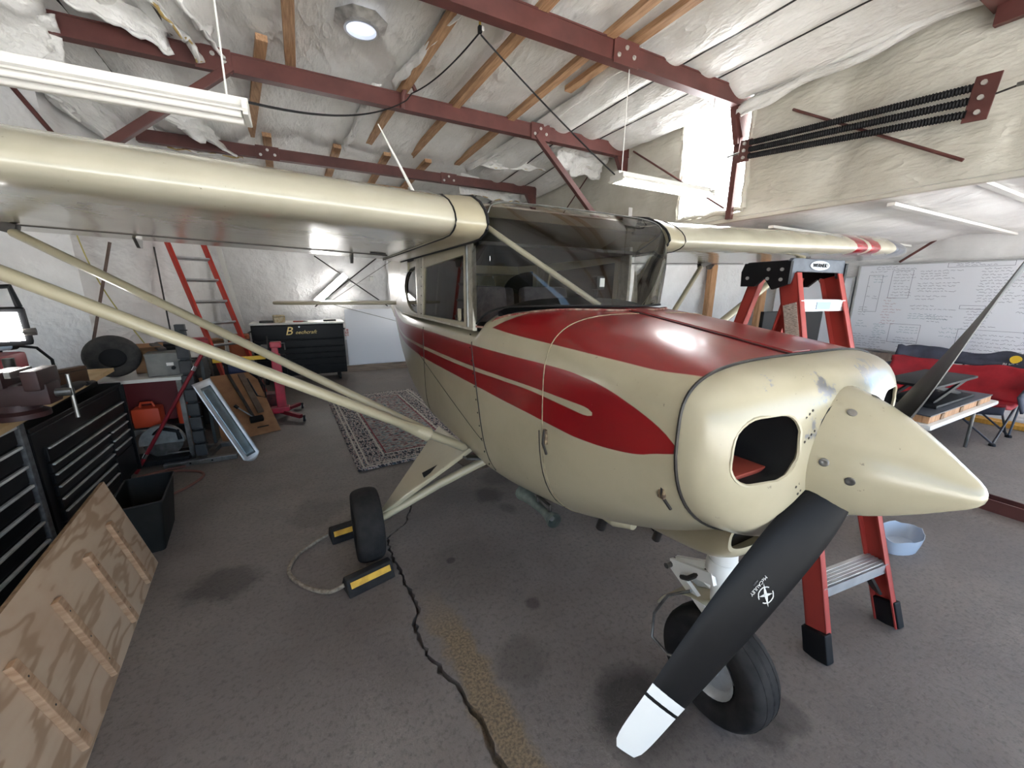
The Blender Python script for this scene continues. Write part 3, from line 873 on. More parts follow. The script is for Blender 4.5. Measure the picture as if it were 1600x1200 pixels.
for sx in (-1, 1):
    # rolled rim, dark duct and the red baffle seal inside each intake
    rr = rrect(sx*INX, INZ, INW, INH, .065)
    def front_y(x, z):
        best = .394
        for y in [ .262+.003*k for k in range(45)]:
            if surf_x(y, z, BW) >= abs(x) and interp(BW, y)[1] >= z >= interp(BW, y)[2]: best = y; break
        return best
    pts = [Vector((x, front_y(x, z)+.003, z)) for x, z in rr]
    part('intake_rim', MB().tube(pts, .005, 6, closed=True), M_BOWL, bowl)
    duct = [[Vector((lerp(x, sx*.29, t*.12), front_y(x, z)+.006+t*.26, lerp(z, INZ, t*.1))) for x, z in rr] for t in (0, .3, 1)]
    m_ = MB().loft(duct, cap=False); m_.add(duct[-1], [list(range(len(rr)))])
    part('intake_duct', m_, M_DARK, bowl)
    part('baffle_seal', MB().box((sx*INX, .40, INZ-.077), (.17, .16, .012), bev=.003), newmat('baffle_red', srgb(150, 62, 46), .6), bowl)
    part('cooling_fin_block', MB().box((sx*.29, .47, 1.2), (.2, .06, .10), bev=.01), M_DARKST, bowl)
part('hub_backplate', MB().lathe([(.225, .15), (.235, .17), (.26, .17)], (0, .03, 1.145), 'y', 28), M_DARK)
seam = [p+Vector((p.x*.004, 0, (p.z-1.2)*.004)) for p in ring_at(.396)]
part('cowl_seam', MB().tube(seam, .0045, 6, closed=True), M_DARKST)
sm2 = [p+Vector((0, 0, 0)) for p in ring_at(.971)]
part('firewall_seam', MB().tube(sm2, .0025, 6, closed=True), mottled('seam_cream', srgb(170, 158, 128), srgb(120, 108, 86), 30, .6))
# rivet / wear dots beside the intake
for k in range(34):
    x = -.175+.05*nz(k*.7, 2, 1, 1)-.02*(k % 5)*.5; z = 1.29-.0075*k+.006*nz(k, 5, 2, 1)
    x = max(-.178, min(-.168+.0, x)) - .012*(k % 4)*(.6 if 12 < k < 26 else 1)+.02
    fy = front_y(x, z)
    part('chip_mark', MB().lathe([(fy-.001, .0005), (fy-.0012, .0035), (fy+.003, .0035)], (x, 0, z), 'y', 6), M_DARKST, bowl)

# bonnet hinge strip and seams
for sx in (-.055, .055):
    pts = [Vector((sx, lerp(.40, 1.06, i/14), surf_z(lerp(.40, 1.06, i/14), sx)+.001)) for i in range(15)]
    part('bonnet_seam', MB().tube(pts, .004, 6), newmat('seam_dark_red', srgb(60, 12, 14), .5))
m_ = MB()
rg = []
for i in range(15):
    y = lerp(.40, 1.06, i/14)
    rg.append([Vector((-.05, y, surf_z(y, .05)+.001)), Vector((-.045, y, surf_z(y, .05)+.007)), Vector((.045, y, surf_z(y, .05)+.007)), Vector((.05, y, surf_z(y, .05)+.001))])
m_.loft(rg)
part('bonnet_hinge_strip', m_, M_FUSE)
# lower chin cowl with its open mouth
CH = [(.405, .20, .90, .775, .84, 3, 2.6), (.43, .205, .90, .735, .83, 3, 2.6), (.50, .21, .90, .70, .82, 3, 2.6), (.62, .205, .88, .672, .8, 3, 2.6), (.8, .18, .80, .640, .74, 3, 2.5), (1.0, .12, .72, .605, .66, 2.5, 2.5), (1.12, .05, .66, .60, .63, 2, 2)]
ro = [ring_at(lerp(.405, 1.12, (i/16)**1.3), CH, 40) for i in range(17)]
ri = [ring_at(lerp(.405, .8, i/4), CH, 40, off=.014) for i in range(5)]
part('chin_cowl', MB().loft(ri[::-1]+ro, cap=False), M_FUSE)
m_ = MB(); m_.add(ring_at(.47, CH, 40, off=.013), [list(range(40))])
part('chin_baffle', m_, M_DARK)

# spinner
sp_prof = [(-.0005, .0006), (.002, .012), (.008, .022), (.02, .034), (.045, .053), (.08, .079), (.12, .106), (.16, .130), (.20, .150), (.235, .164), (.265, .175), (.284, .180), (.287, .180), (.287, .16)]
spin = part('spinner', MB().lathe(sp_prof, (0, 0, 1.137), 'y', 48), paint('spinner_paint', CREAMC, .25, .35))
for a, yq in ((123, .228), (174, .23), (186, .18), (303, .228), (354, .23), (6, .18), (80, .232), (260, .232)):
    for yy in (yq,):
        r_ = interp([(h, r) for h, r in sp_prof[1:]], yy)[0]
        nrm = Vector((math.cos(R(a)), -.45, math.sin(R(a)))).normalized()
        c = Vector((r_*math.cos(R(a)), yy, 1.137+r_*math.sin(R(a))))
        Mx = frame(c-nrm*.002, nrm.cross(Vector((0, 0, 1))) if abs(nrm.z) < .9 else (1, 0, 0), nrm.cross(nrm.cross(Vector((0, 0, 1)))) if abs(nrm.z) < .9 else (0, 1, 0))
        s_ = MB().lathe([(0, .0105), (.0035, .0105), (.0045, .007), (.003, .003)], (0, 0, 0), 'z', 12)
        s_.xf(Mx); v0 = (Mx.to_3x3() @ Vector((0, 0, 1))).dot(nrm)
        if v0 < 0:
            s_ = MB().lathe([(0, .0105), (-.0035, .0105), (-.0045, .007), (-.003, .003)], (0, 0, 0), 'z', 12); s_.xf(Mx)
        part('screw', s_, M_STEEL, spin)

# propeller blades
PH = Vector((0, .21, 1.137)); PA = R(46)
M_PROP = mottled('prop_black', srgb(9, 9, 10), srgb(14, 14, 15), 8, .5, spec=.14)
M_PTIP = newmat('prop_tip_white', srgb(208, 207, 202), .5)
def blade(sgn):
    d = Vector((-math.sin(PA), 0, -math.cos(PA)))*sgn
    tg = Vector((math.cos(PA), 0, -math.sin(PA)))*sgn   # direction of travel
    tab = [(.06, .060, 50, .045), (.12, .092, 45, .034), (.20, .126, 38, .024), (.32, .150, 30, .019), (.48, .158, 23, .015), (.64, .148, 18, .0125), (.78, .128, 15, .010), (.87, .114, 13.5, .008), (.897, .100, 13, .006), (.912, .07, 13, .004)]
    tab = [(a*1.042, b, c, d) for a, b, c, d in tab]
    def sect(r_):
        ch, be, th = interp(tab, r_)
        ax = tg*math.cos(R(be))+Vector((0, -1, 0))*math.sin(R(be))
        nn = ax.cross(d).normalized()
        if nn.y > 0: nn = -nn
        out = []
        for k in range(14):
            a = 2*PI*k/14
            cc = math.cos(a)*.5-.06; s_ = math.sin(a)
            out.append(PH+d*r_+ax*(cc*ch)+nn*(th*(.5*s_ if s_ > 0 else .22*s_)*(1.15-.45*cc)))
        return out, ax, nn
    def span(r0, r1, n): return [sect(lerp(r0, r1, i/n))[0] for i in range(n+1)]
    b = part('propeller_blade', MB().loft(span(.07, .7865, 30)), M_PROP)
    part('tip_band', MB().loft(span(.786, .811, 2)), M_PTIP, b)
    part('tip_stripe', MB().loft(span(.8105, .819, 2)), M_PROP, b)
    part('blade_tip', MB().loft(span(.8185, .950, 9)), M_PTIP, b)
    return b, sect
bl, sect = blade(1)
bl2, _s = blade(-1)
# maker's lettering and emblem on the lower blade
o_, ax, nn = sect(.445)
d_ = Vector((-math.sin(PA), 0, -math.cos(PA)))
surf = PH+d_*.405+ax*(.012)+nn*.0098
Mt = frame(surf+ax*.004-d_*.035, -ax, d_)
zt_ = (Mt.to_3x3() @ Vector((0, 0, 1)))
xd = ax if zt_.dot(nn) < 0 else -ax
Mt = frame(PH+d_*.444-ax*.018+nn*.0108, d_, ax)
text_mesh('McCAULEY', .0125, M_PTIP, Mt, 'lettering', bl, .0004)
Mt2 = Mt.copy(); Mt2.translation = PH+d_*.444-ax*.029+nn*.0106
text_mesh('PROPS', .0055, newmat('lettering_grey', srgb(90, 92, 96), .5), Mt2, 'small_lettering', bl, .0004)
em = MB()
ec = PH+d_*.448+ax*.014+nn*.0096
for k in range(20):
    if k in (4, 5, 14, 15): continue
    a0, a1 = 2*PI*k/20, 2*PI*(k+1)/20
    def pp(a, r_): return ec+(ax*math.cos(a)+d_*math.sin(a))*r_
    em.add([pp(a0, .0215), pp(a1, .0215), pp(a1, .0190), pp(a0, .0190)], [[0, 1, 2, 3]])
for ang, L in ((35, .030), (215, .030), (125, .018), (305, .018)):
    a = R(ang); u_ = ax*math.cos(a)+d_*math.sin(a); w_ = ax*-math.sin(a)+d_*math.cos(a)
    em.add([ec+w_*.0045, ec+u_*L, ec-w_*.0045], [[0, 1, 2]])
part('emblem', em, M_PTIP, bl, smooth=False, mods=(('SOLIDIFY', dict(thickness=.0006)),))

# the engine's thrust line points a little down and to the right
TQ = Matrix.Rotation(R(-3.0), 3, 'Z') @ Matrix.Rotation(R(4.5), 3, 'X')
for o_ in (spin, bl, bl2):
    if o_ is spin: TQ_ = Matrix.Rotation(R(-1.5), 3, 'Z') @ Matrix.Rotation(R(1.2), 3, 'X')
    else: TQ_ = TQ
    w_ = wloc(o_)-Vector((0, 0, 1.137))
    o_.location = TQ_ @ w_+Vector((0, 0, 1.137))-wloc(plane)
    o_.rotation_euler = TQ_.to_euler()
# ---------------------------------------------------------------- wings
LEY, CHD, WZ = 1.386, 1.62, 1.785
AF_U = [(0, .030), (.006, .046), (.02, .062), (.05, .083), (.1, .104), (.2, .121), (.3, .124), (.4, .120), (.5, .110), (.6, .095), (.7, .077), (.8, .056), (.9, .032), (1, .006)]
AF_L = [(1, 0), (.8, 0), (.6, 0), (.4, 0), (.2, 0), (.1, 0), (.05, .002), (.02, .010), (.006, .019)]
def af(x, le, ch, z, k=1.0):
    return [Vector((x, le+ch*u, z+ch*v*k)) for u, v in AF_U+AF_L]
M_WING = paint('wing_paint', srgb(186, 180, 160), .16, .45)
def _wing():
    m = M_WING
    base = bsdf(m).inputs['Base Color'].links[0].from_socket
    g = nd(m, 'ShaderNodeNewGeometry'); sp = nd(m, 'ShaderNodeSeparateXYZ'); lk(m, g.outputs['Position'], sp.inputs[0])
    x = sp.outputs['X']
    def rng(a, b): return math_(m, 'MULTIPLY', edge(m, x, a, .004), edge(m, b, x, .004))
    st = math_(m, 'MAXIMUM', rng(2.62, 2.79), rng(2.85, 3.01))
    col = mixc(m, st, base, REDC)
    col = mixc(m, rng(3.30, 3.66), col, srgb(96, 100, 110))
    lk(m, col, bsdf(m).inputs['Base Color'])
    # fabric over ribs
    wv = nd(m, 'ShaderNodeTexWave', wave_type='BANDS', bands_direction='X'); wv.inputs['Scale'].default_value = 1.35
    lk(m, g.outputs['Position'], wv.inputs[0])
    bp = nd(m, 'ShaderNodeBump'); bp.inputs['Strength'].default_value = .25; bp.inputs['Distance'].default_value = .01
    lk(m, math_(m, 'ADD', wv.outputs['Fac'], math_(m, 'MULTIPLY', noise_tex(m, 4, 4), 1.2)), bp.inputs['Height'])
    lk(m, bp.outputs[0], bsdf(m).inputs['Normal'])
_wing()
def wing_ring(ax_, sx):
    dih = .036*(ax_-.6)
    le, ch, z, k = LEY, CHD, WZ+dih, 1.0
    if ax_ > 3.25:
        t = min(1, (ax_-3.25)/1.2); e = 1-math.sqrt(max(0, 1-t*t))
        le = LEY+.86*e; te = LEY+CHD-.45*e
        ch = max(.06, te-le); k = max(.12, 1-.85*t**3); z += .03*t*t*0
    return af(sx*ax_, le, ch, z, k)
xs = [.66]+[.66+(3.25-.66)*i/26 for i in range(1, 27)]+[3.25+1.2*math.sin(PI/2*i/14) for i in range(1, 15)]
for sx in (-1, 1):
    wg = part('wing', MB().loft([wing_ring(a, sx) for a in xs]), M_WING, auto=50)
    # root fairing, its gap seals and hinge brackets
    def fr(a, g): return [Vector((p.x, 1.386-.012*g+(p.y-1.386)*(1+.012*g), WZ+.09+(p.z-WZ-.09)*(1+.10*g))) for p in af(sx*a, LEY, CHD, WZ, 1)]
    part('root_fairing', MB().loft([fr(.535, 1), fr(.545, 1.1), fr(.60, 1.0), fr(.668, .35)]), M_CREAM, wg, auto=50)
    for a, g in ((.533, 1.15), (.668, .42)):
        part('gap_seal', MB().tube(fr(a, g), .007 if a < .6 else .0035, 6, closed=True), M_PIPE, wg)
    for a in (.9, 2.05, 3.0):
        zz = WZ+.036*(a-.6)
        part('hinge_bracket', MB().prism([(2.86, zz+.01), (2.99, zz+.01), (2.96, zz-.05), (2.92, zz-.05)], 'x', sx*a-.008, sx*a+.008), M_STEEL, wg, smooth=False)
    m_ = MB()
    m_.tube([Vector((sx*a, LEY+CHD*.79, WZ+.036*(a-.6)-.001)) for a in (.7, 2.0, 3.2)], .004, 5)
    part('flap_seam', m_, M_DARKST, wg)
    part('inspection_ring', MB().lathe([(WZ+.0, .05), (WZ-.003, .05), (WZ-.003, .0005)], (sx*.78, 2.55, .006), 'z', 20), M_DARKST, wg)
# cabin roof between the wings
part('cabin_roof', MB().loft([[Vector((x, max(1.62, p.y), max(p.z-.004, 1.90 if p.y < 1.9 else 1.80))) for p in af(x, LEY, CHD, WZ+.0)] for x in (-.53, -.3, 0, .3, .53)]), [M_CREAM], auto=50)
part('headliner', MB().box((0, 2.25, 1.775), (1.0, 1.40, .015)), M_INTER, smooth=False)
part('wing_antenna', MB().tube([(-.60, 2.10, 1.965), (-.615, 2.10, 2.02), (-.80, 2.16, 2.40)], [.020, .011, .003], 8), M_WHITEP)

# lift struts
def strut(a, b, name='lift_strut', w=.052, h=.026):
    a, b = Vector(a), Vector(b); d = (b-a).normalized()
    yv = (Vector((0, 1, 0))-d*d.y).normalized(); n_ = d.cross(yv)
    def sec(p, k=1): return [p+yv*(math.cos(2*PI*i/16)*w*.5*k)+n_*(math.sin(2*PI*i/16)*h*.62*k) for i in range(16)]
    return part(name, MB().loft([sec(a, .3), sec(a+d*.03), sec(b-d*.03), sec(b, .3)]), M_CREAM, auto=60)
for sx in (-1, 1):
    s1 = strut((sx*.47, 1.83, .655), (sx*2.55, 1.72, 1.87), w=.062, h=.040)
    s2 = strut((sx*.70, 1.835, .80), (sx*2.42, 2.60, 1.82), w=.048, h=.034)
    part('strut_cuff', MB().tube([(sx*.70, 1.82, .785), (sx*.86, 1.81, .88)], [.04, .024], 12), M_CREAM, s1)
    part('strut_fitting', MB().box((sx*2.46, 2.60, 1.845), (.16, .05, .05), rot=(0, sx*R(-18), 0), bev=.01), M_DARKST, s2)
    part('strut_fitting', MB().box((sx*2.56, 1.72, 1.87), (.10, .05, .05), bev=.01), M_DARKST, s1)

# ---------------------------------------------------------------- windscreen
def bez3(P, u):
    n = len(P)-1; k = u*n; i = min(int(k), n-1); t = k-i
    p0, p1, p2, p3 = P[max(i-1, 0)], P[i], P[i+1], P[min(i+2, n)]
    return .5*((2*p1)+(p2-p0)*t+(2*p0-5*p1+4*p2-p3)*t*t+(3*p1-p0-3*p2+p3)*t**3)
half_b = [(-.492, 1.61, 1.40), (-.478, 1.52, 1.455), (-.440, 1.40, 1.488), (-.36, 1.25, 1.498), (-.20, 1.12, 1.502), (0, 1.07, 1.500)]
half_t = [(-.505, 1.60, 1.775), (-.512, 1.50, 1.82), (-.515, 1.42, 1.875), (-.46, 1.44, 1.925), (-.25, 1.50, 1.950), (0, 1.515, 1.955)]
def full(h): return [Vector(p) for p in h]+[Vector((-p[0], p[1], p[2])) for p in h[-2::-1]]
WB, WT = full(half_b), full(half_t)
def ws(u, v):
    b, t = bez3(WB, u), bez3(WT, u)
    mid = (b+t)/2
    s_ = 1-abs(2*u-1)
    out = Vector(((b.x+t.x)/2*.10, -.085*min(1, s_*2.2), .075*min(1, s_*2)))
    c = mid+out
    return b*(1-v)**2+c*2*v*(1-v)+t*v*v
part('windshield', MB().grid(ws, 60, 18), M_GLASS, auto=80)
part('windshield_gasket', MB().tube([ws(i/50, 0) for i in range(51)], .005, 6), M_PIPE)
part('windshield_gasket', MB().tube([ws(i/50, 1)+Vector((0, 0, .002)) for i in range(51)], .0035, 6), M_STEEL)
part('roof_glass', MB().grid(lambda u, v: Vector((ws(u, 1).x, lerp(ws(u, 1).y, 1.64, v), ws(u, 1).z+.02*v)) if .12 < u < .88 else Vector((ws(max(.12, min(.88, u)), 1).x, lerp(ws(max(.12, min(.88, u)), 1).y, 1.64, v), ws(max(.12, min(.88, u)), 1).z+.02*v)), 40, 4), M_GLASS)
# retainer strip along the bonnet's rear edge
pts = []
for i in range(41):
    u = i/40; x = -.495+.99*u
    y = 1.03+.60*(abs(x)/.495)**3.0
    z = surf_z(min(y, 1.55), min(abs(x), .485)) if abs(x) < .47 else 1.385
    pts.append(Vector((x, y, max(z, 1.372)+.002)))
part('retainer_strip', MB().tube(pts, .006, 6), mottled('worn_red_strip', srgb(120, 40, 40), srgb(170, 150, 130), 40, .6))
# interior brace tubes, glareshield, instruments and seats
part('brace_tube', MB().tube([(-.49, 1.50, 1.84), (-.10, 1.16, 1.50)], .013, 10), M_CREAM)
m_ = MB()
rg = []
for y, h in ((1.14, 1.502), (1.25, 1.518), (1.38, 1.53), (1.46, 1.53), (1.47, 1.38)):
    rg.append([Vector((x, y+.30*abs(x/.45)**2.4*(1.5-y)/.36, h-.03*(abs(x)/.45)**2-.05*(abs(x)/.45)**6)) for x in [(-.43+.86*k/12) for k in range(13)]]+[Vector((.43, y, 1.36)), Vector((-.43, y, 1.36))])
m_.loft(rg)
part('glareshield', m_, M_BLACK)
gp = part('compass', MB().box((0.03, 1.34, 1.60), (.05, .05, .065), bev=.008), M_BLACK, smooth=False)
part('compass_face', MB().box((0.035, 1.313, 1.602), (.028, .004, .040)), M_PAPER, gp, smooth=False)
part('compass_foot', MB().tube([(.03, 1.34, 1.57), (.03, 1.35, 1.52)], .008, 6), M_BLACK, gp)
M_SEAT = mottled('seat_cloth', srgb(120, 108, 104), srgb(98, 88, 86), 20, .9)
for sx in (-.24, .24):
    for yy in (2.15, 2.95):
        m_ = MB().box((sx, yy, 1.44), (.36, .10, .30), rot=(R(-8), 0, 0), bev=.04)
        part('seat_back', m_, M_SEAT)
# ---------------------------------------------------------------- cabin sides: posts, door window, rear quarter window
def ring_plate(outer, inner, x0, x1):
    n = len(outer); m_ = MB()
    m_.loft([[Vector((x0, a, b)) for a, b in outer], [Vector((x1, a, b)) for a, b in outer], [Vector((x1, a, b)) for a, b in inner], [Vector((x0, a, b)) for a, b in inner]], cap=False, closed=True)
    return m_
def resample(poly, n):
    P = [Vector(p) for p in poly]+[Vector(poly[0])]
    L = [0]
    for i in range(len(P)-1): L.append(L[-1]+(P[i+1]-P[i]).length)
    out = []
    for k in range(n):
        s_ = L[-1]*k/n
        i = max(j for j in range(len(L)-1) if L[j] <= s_+1e-9)
        q_ = P[i].lerp(P[i+1], (s_-L[i])/(L[i+1]-L[i])); out.append((q_.x, q_.y))
    return out
def quad_rs(q_, n4=8):
    out = []
    for i in range(4):
        a, b = Vector(q_[i]), Vector(q_[(i+1) % 4])
        for k in range(n4): p = a.lerp(b, k/n4); out.append((p.x, p.y))
    return out
M_ALUP = mottled('worn_cream_post', srgb(206, 200, 182), srgb(170, 164, 148), 18, .4, .1)
for sx in (-1, 1):
    x0, x1 = sx*.486, sx*.506
    cs = part('cabin_side', MB().box((sx*.497, 1.652, 1.59), (.022, .075, .45), bev=.004), M_ALUP, smooth=False)
    part('post_trim', MB().box((sx*.509, 1.683, 1.58), (.010, .022, .40), bev=.003), M_STEEL, cs, smooth=False)
    door = part('door', ring_plate(quad_rs([(1.70, 1.368), (2.60, 1.366), (2.52, 1.785), (1.70, 1.775)]), quad_rs([(1.745, 1.40), (2.545, 1.392), (2.47, 1.705), (1.735, 1.735)]), x0, x1), M_CREAM, smooth=False)
    part('door_window', MB().prism([(1.74, 1.395), (2.55, 1.388), (2.475, 1.71), (1.73, 1.74)], 'x', sx*.494, sx*.497), M_GLASS, door, smooth=False)
    lt = part('window_latch', ring_plate(rrect(1.80, 1.435, .035, .065, .008, 2), rrect(1.80, 1.435, .018, .045, .005, 2), sx*.506, sx*.514), M_CREAM, door, smooth=False)
    mp = part('mid_post', MB().prism([(2.55, 1.366), (2.685, 1.366), (2.655, 1.785), (2.48, 1.785)], 'x', x0, sx*.508), M_ALUP, smooth=False)
    for k in range(6):
        part('screw', MB().lathe([(sx*.508, .005), (sx*.511, .004)], (0, 2.58-.012*k, 1.40+k*.062), 'x', 6), M_DARKST, mp)
    # rear quarter with D shaped window
    inner = []
    for k in range(32):
        a = 2*PI*k/32
        yy = 2.715+(.50*max(0, math.cos(a))**.8 if math.cos(a) > 0 else .0*math.cos(a))
        inner.append((yy, 1.555+.165*math.sin(a)))
    outer = []
    for k in range(32):
        a = 2*PI*k/32; c_, s_ = math.cos(a), math.sin(a)
        m2 = max(abs(c_), abs(s_)); yy, zz = c_/m2, s_/m2
        outer.append((2.66 if yy < -.2 else lerp(2.66, 3.40, max(0, (yy+.2)/1.2)), 1.366+(zz+1)/2*(.42)))
    def tap(mbx):
        mbx.v = [Vector((p.x*(1-.10*max(0, (p.y-2.66)/.74)), p.y, p.z)) for p in mbx.v]; return mbx
    rq = part('rear_quarter', tap(ring_plate(outer, inner, x0, x1)), M_CREAM, smooth=False)
    part('quarter_window', tap(MB().prism(inner, 'x', sx*.492, sx*.495)), M_GLASS, rq, smooth=False)
    tr = MB().tube([(sx*.505, a, b) for a, b in inner], .007, 6, closed=True)
    part('window_trim', tap(tr), M_PIPE, rq)
    # door edge seams on the skin
    def seamline(pts_, r_=.0035, mat=M_DARKST, name='panel_seam'):
        P = [Vector((sx*(surf_x(y, z)+.0006), y, z)) for y, z in pts_]
        return part(name, MB().tube(P, r_, 6), mat)
    seamline([(1.675-.0165*i, 1.36-.058*i) for i in range(13)])
    seamline([(2.60, 1.36-.06*i) for i in range(13)], .003)
    seamline([(1.54+.105*i, .81+.024*i) for i in range(13)], .002)
    for k in range(11):
        z = 1.34-.065*k
        part('screw', MB().lathe([(sx*(surf_x(1.6, z)-.002), .005), (sx*(surf_x(1.6, z)+.0025), .0045)], (0, 1.675-.284*(1.36-z)+.025, z), 'x', 6), M_DARKST, door)
    # sill strip under the windows
    sl = part('sill_strip', MB().tube([(sx*.505, y, 1.372) for y in (1.62, 1.66, 2.2, 2.7, 3.2)], .007, 6), M_ALUP)
    # cowl latches
    for (ly, lz) in ((.945, 1.017), (.452, 1.035)):
        xx = surf_x(ly, lz)
        l_ = part('cowl_latch', MB().box((sx*(xx+.004), ly, lz+.022), (.012, .020, .058), bev=.003), mottled('rusty_latch', srgb(150, 130, 100), srgb(60, 40, 32), 60, .6), smooth=False)
        part('latch_hook', MB().tube([(sx*(surf_x(ly, lz)+.010), ly, lz+.05), (sx*(surf_x(ly, lz-.02)+.018), ly-.003, lz), (sx*(surf_x(ly, lz-.05)+.006), ly-.006, lz-.045)], .005, 6), M_DARKST, l_)
    seamline([(.99+.0*i, 1.05-.045*i) for i in range(9)], .0025)

# turtledeck behind the cabin
TD = [(3.36, .455, 1.80, 1.33, 1.42, 3.5, 8), (3.8, .385, 1.74, 1.33, 1.40, 3, 8), (4.6, .255, 1.61, 1.33, 1.38, 2.6, 8), (5.4, .11, 1.48, 1.33, 1.36, 2.4, 8), (5.9, .03, 1.42, 1.33, 1.36, 2, 8)]
part('turtledeck', MB().loft([ring_at(lerp(3.36, 5.9, i/20), TD, 40) for i in range(21)]), M_CREAM)
part('rear_roof', MB().loft([[Vector((sx_*w_, y, z)) for sx_, z in ((-1, 1.70), (-1, zt_-.04), (-.8, zt_), (.8, zt_), (1, zt_-.04), (1, 1.70))] for y, w_, zt_ in ((2.95, .50, 1.84), (3.2, .475, 1.82), (3.45, .45, 1.79))]), M_CREAM, auto=30)
# tail
for sx in (-1, 1):
    P = [(.05, 5.20), (1.15, 5.36), (1.45, 5.46), (1.58, 5.60), (1.55, 5.85), (1.2, 6.02), (.05, 6.02)]
    st = part('stabilizer', MB().prism([(sx*a, b) for a, b in P], 'z', 1.372, 1.412), M_CREAM, smooth=False, mods=(('BEVEL', dict(width=.015, segments=2)),))
    part('brace_wire', MB().tube([(sx*.9, 5.6, 1.37), (sx*.06, 5.65, 1.12)], .004, 6), M_STEEL, st)
    part('brace_wire', MB().tube([(sx*.9, 5.6, 1.42), (sx*.02, 5.7, 2.0)], .004, 6), M_STEEL, st)
part('tail_fin', MB().prism([(5.0, 1.42), (5.55, 2.2), (5.75, 2.34), (5.98, 2.36), (6.15, 2.2), (6.25, 1.8), (6.2, 1.3), (5.95, 1.15), (5.85, 1.3)], 'x', -.03, .03), M_CREAM, smooth=False, mods=(('BEVEL', dict(width=.02, segments=2)),))

# ---------------------------------------------------------------- undercarriage
def wheel(c, r, w, axis='x', hub=M_ALU, name='main_wheel', par=None, turn=0):
    prof = []
    for k in range(17):
        a = PI*k/16
        prof.append((-math.cos(a)*w/2, r-.62*w*.5+math.sin(a)**.55*.62*w*.5))
    prof = [(-w/2*.72, r*.50), (-w/2*.98, r*.62)]+prof[1:-1]+[(w/2*.98, r*.62), (w/2*.72, r*.50)]
    # tread grooves
    pr2 = []
    for h, rad in prof:
        pr2.append((h, rad))
    Mz = Matrix.Rotation(turn, 3, 'Z')
    t_ = part(name, MB().lathe(pr2, c, 'x', 48, M=Mz, cap=False), M_RUBBER, par)
    for h in (-.22, 0, .22):
        rr_ = max(rad for hh, rad in prof)
        rr_ = interp(sorted([(hh, rad) for hh, rad in prof[3:-3]]), h*w)[0]
        part('tread_groove', MB().lathe([(h*w-.003, rr_+.0006), (h*w-.003, rr_-.004), (h*w+.003, rr_-.004), (h*w+.003, rr_+.0006)], c, 'x', 40, M=Mz, cap=False), M_DARK, t_)
    part('hub', MB().lathe([(-w*.40, r*.50), (-w*.36, r*.46), (-w*.20, r*.40), (-w*.22, r*.16), (-w*.42, r*.15), (-w*.42, .001), (w*.42, .001), (w*.42, r*.15), (w*.22, r*.16), (w*.20, r*.40), (w*.36, r*.46), (w*.40, r*.50)], c, 'x', 32, M=Mz, cap=False), hub, t_)
    return t_
for sx in (-1, 1):
    wheel((sx*1.037, 2.02, .213), .213, .15)
    poly = [Vector((sx*.455, 1.80, .655)), Vector((sx*.455, 2.42, .60)), Vector((sx*.945, 2.06, .245)), Vector((sx*.945, 2.02, .245))]
    n_ = (poly[1]-poly[0]).cross(poly[2]-poly[0]).normalized()*.014
    m_ = MB(); m_.add([p+n_ for p in poly]+[p-n_ for p in poly], [[0, 1, 2, 3], [7, 6, 5, 4], [0, 4, 5, 1], [1, 5, 6, 2], [2, 6, 7, 3], [3, 7, 4, 0]])
    gl = part('gear_fairing', m_, M_CREAM, smooth=False, mods=(('BEVEL', dict(width=.008, segments=2)),))
    part('gear_leg', MB().tube([(sx*.33, 1.86, .545), (sx*.62, 1.95, .40), (sx*.96, 2.02, .225)], [.026, .026, .022], 12), M_CREAM)
    part('axle', MB().tube([(sx*.90, 2.02, .235), (sx*1.0, 2.02, .213)], .022, 10), M_STEEL)
    fx = MB().bar((sx*.50, 1.81, .612), (sx*.36, 1.84, .57), .06, .012)
    part('leg_fitting', fx, M_STEEL, smooth=False)
    sp_ = Vector((sx*.655, 1.975, .484))
    part('step_plate', MB().bar(sp_+Vector((sx*.05, -.01, -.010)), sp_+Vector((-sx*.05, -.03, .035)), .028, .020, up=(0, -.5, .8)), M_BLACK, gl, smooth=False)
# nose gear
ng = part('nose_gear_leg', MB().tube([(0, .535, .74), (0, .525, .60), (0, .522, .595), (0, .51, .47), (0, .508, .465), (0, .495, .40)], [.046, .046, .040, .040, .030, .030], 16), M_WHITEP)
for sx in (-1, 1):
    part('fork_arm', MB().tube([(sx*.03, .50, .43), (sx*.085, .49, .40), (sx*.092, .495, .30), (sx*.09, .495, .207)], [.022, .020, .018, .020], 10), M_CREAM, ng)
    tq = MB()
    tq.bar((sx*.05, .52, .57), (sx*.016, .72, .485), .016, .042); tq.bar((sx*.016, .72, .485), (sx*.05, .50, .41), .016, .036)
    part('torque_link', tq, M_WHITEP, ng, smooth=False)
part('torque_pin', MB().tube([(-.05, .72, .485), (.05, .72, .485)], .012, 8), M_STEEL, ng)
part('steering_collar', MB().lathe([(.585, .055), (.62, .055), (.63, .048)], (0, .527, 0), 'z', 20), M_WHITEP, ng)
def fend(u, v):
    a = R(lerp(92, 160, u)); rr_ = .245
    return Vector((lerp(-.06, .06, v), .50+.02-rr_*math.cos(a)*.95, .215+rr_*math.sin(a)))
part('mud_guard', MB().grid(fend, 14, 6), M_CREAM, ng, mods=(('SOLIDIFY', dict(thickness=.006)),))
part('brake_hose', MB().tube([(-.05, .60, .46), (-.085, .67, .40), (-.105, .71, .29), (-.115, .70, .19), (-.10, .63, .16), (-.085, .55, .20)], .006, 8), M_STEEL, ng)
part('tie_rod', MB().tube([(-.02, .535, .60), (-.05, .62, .50), (-.03, .66, .47)], .010, 8), M_DARKST, ng)
wheel((0, .495, .207), .207, .145, name='nose_wheel')
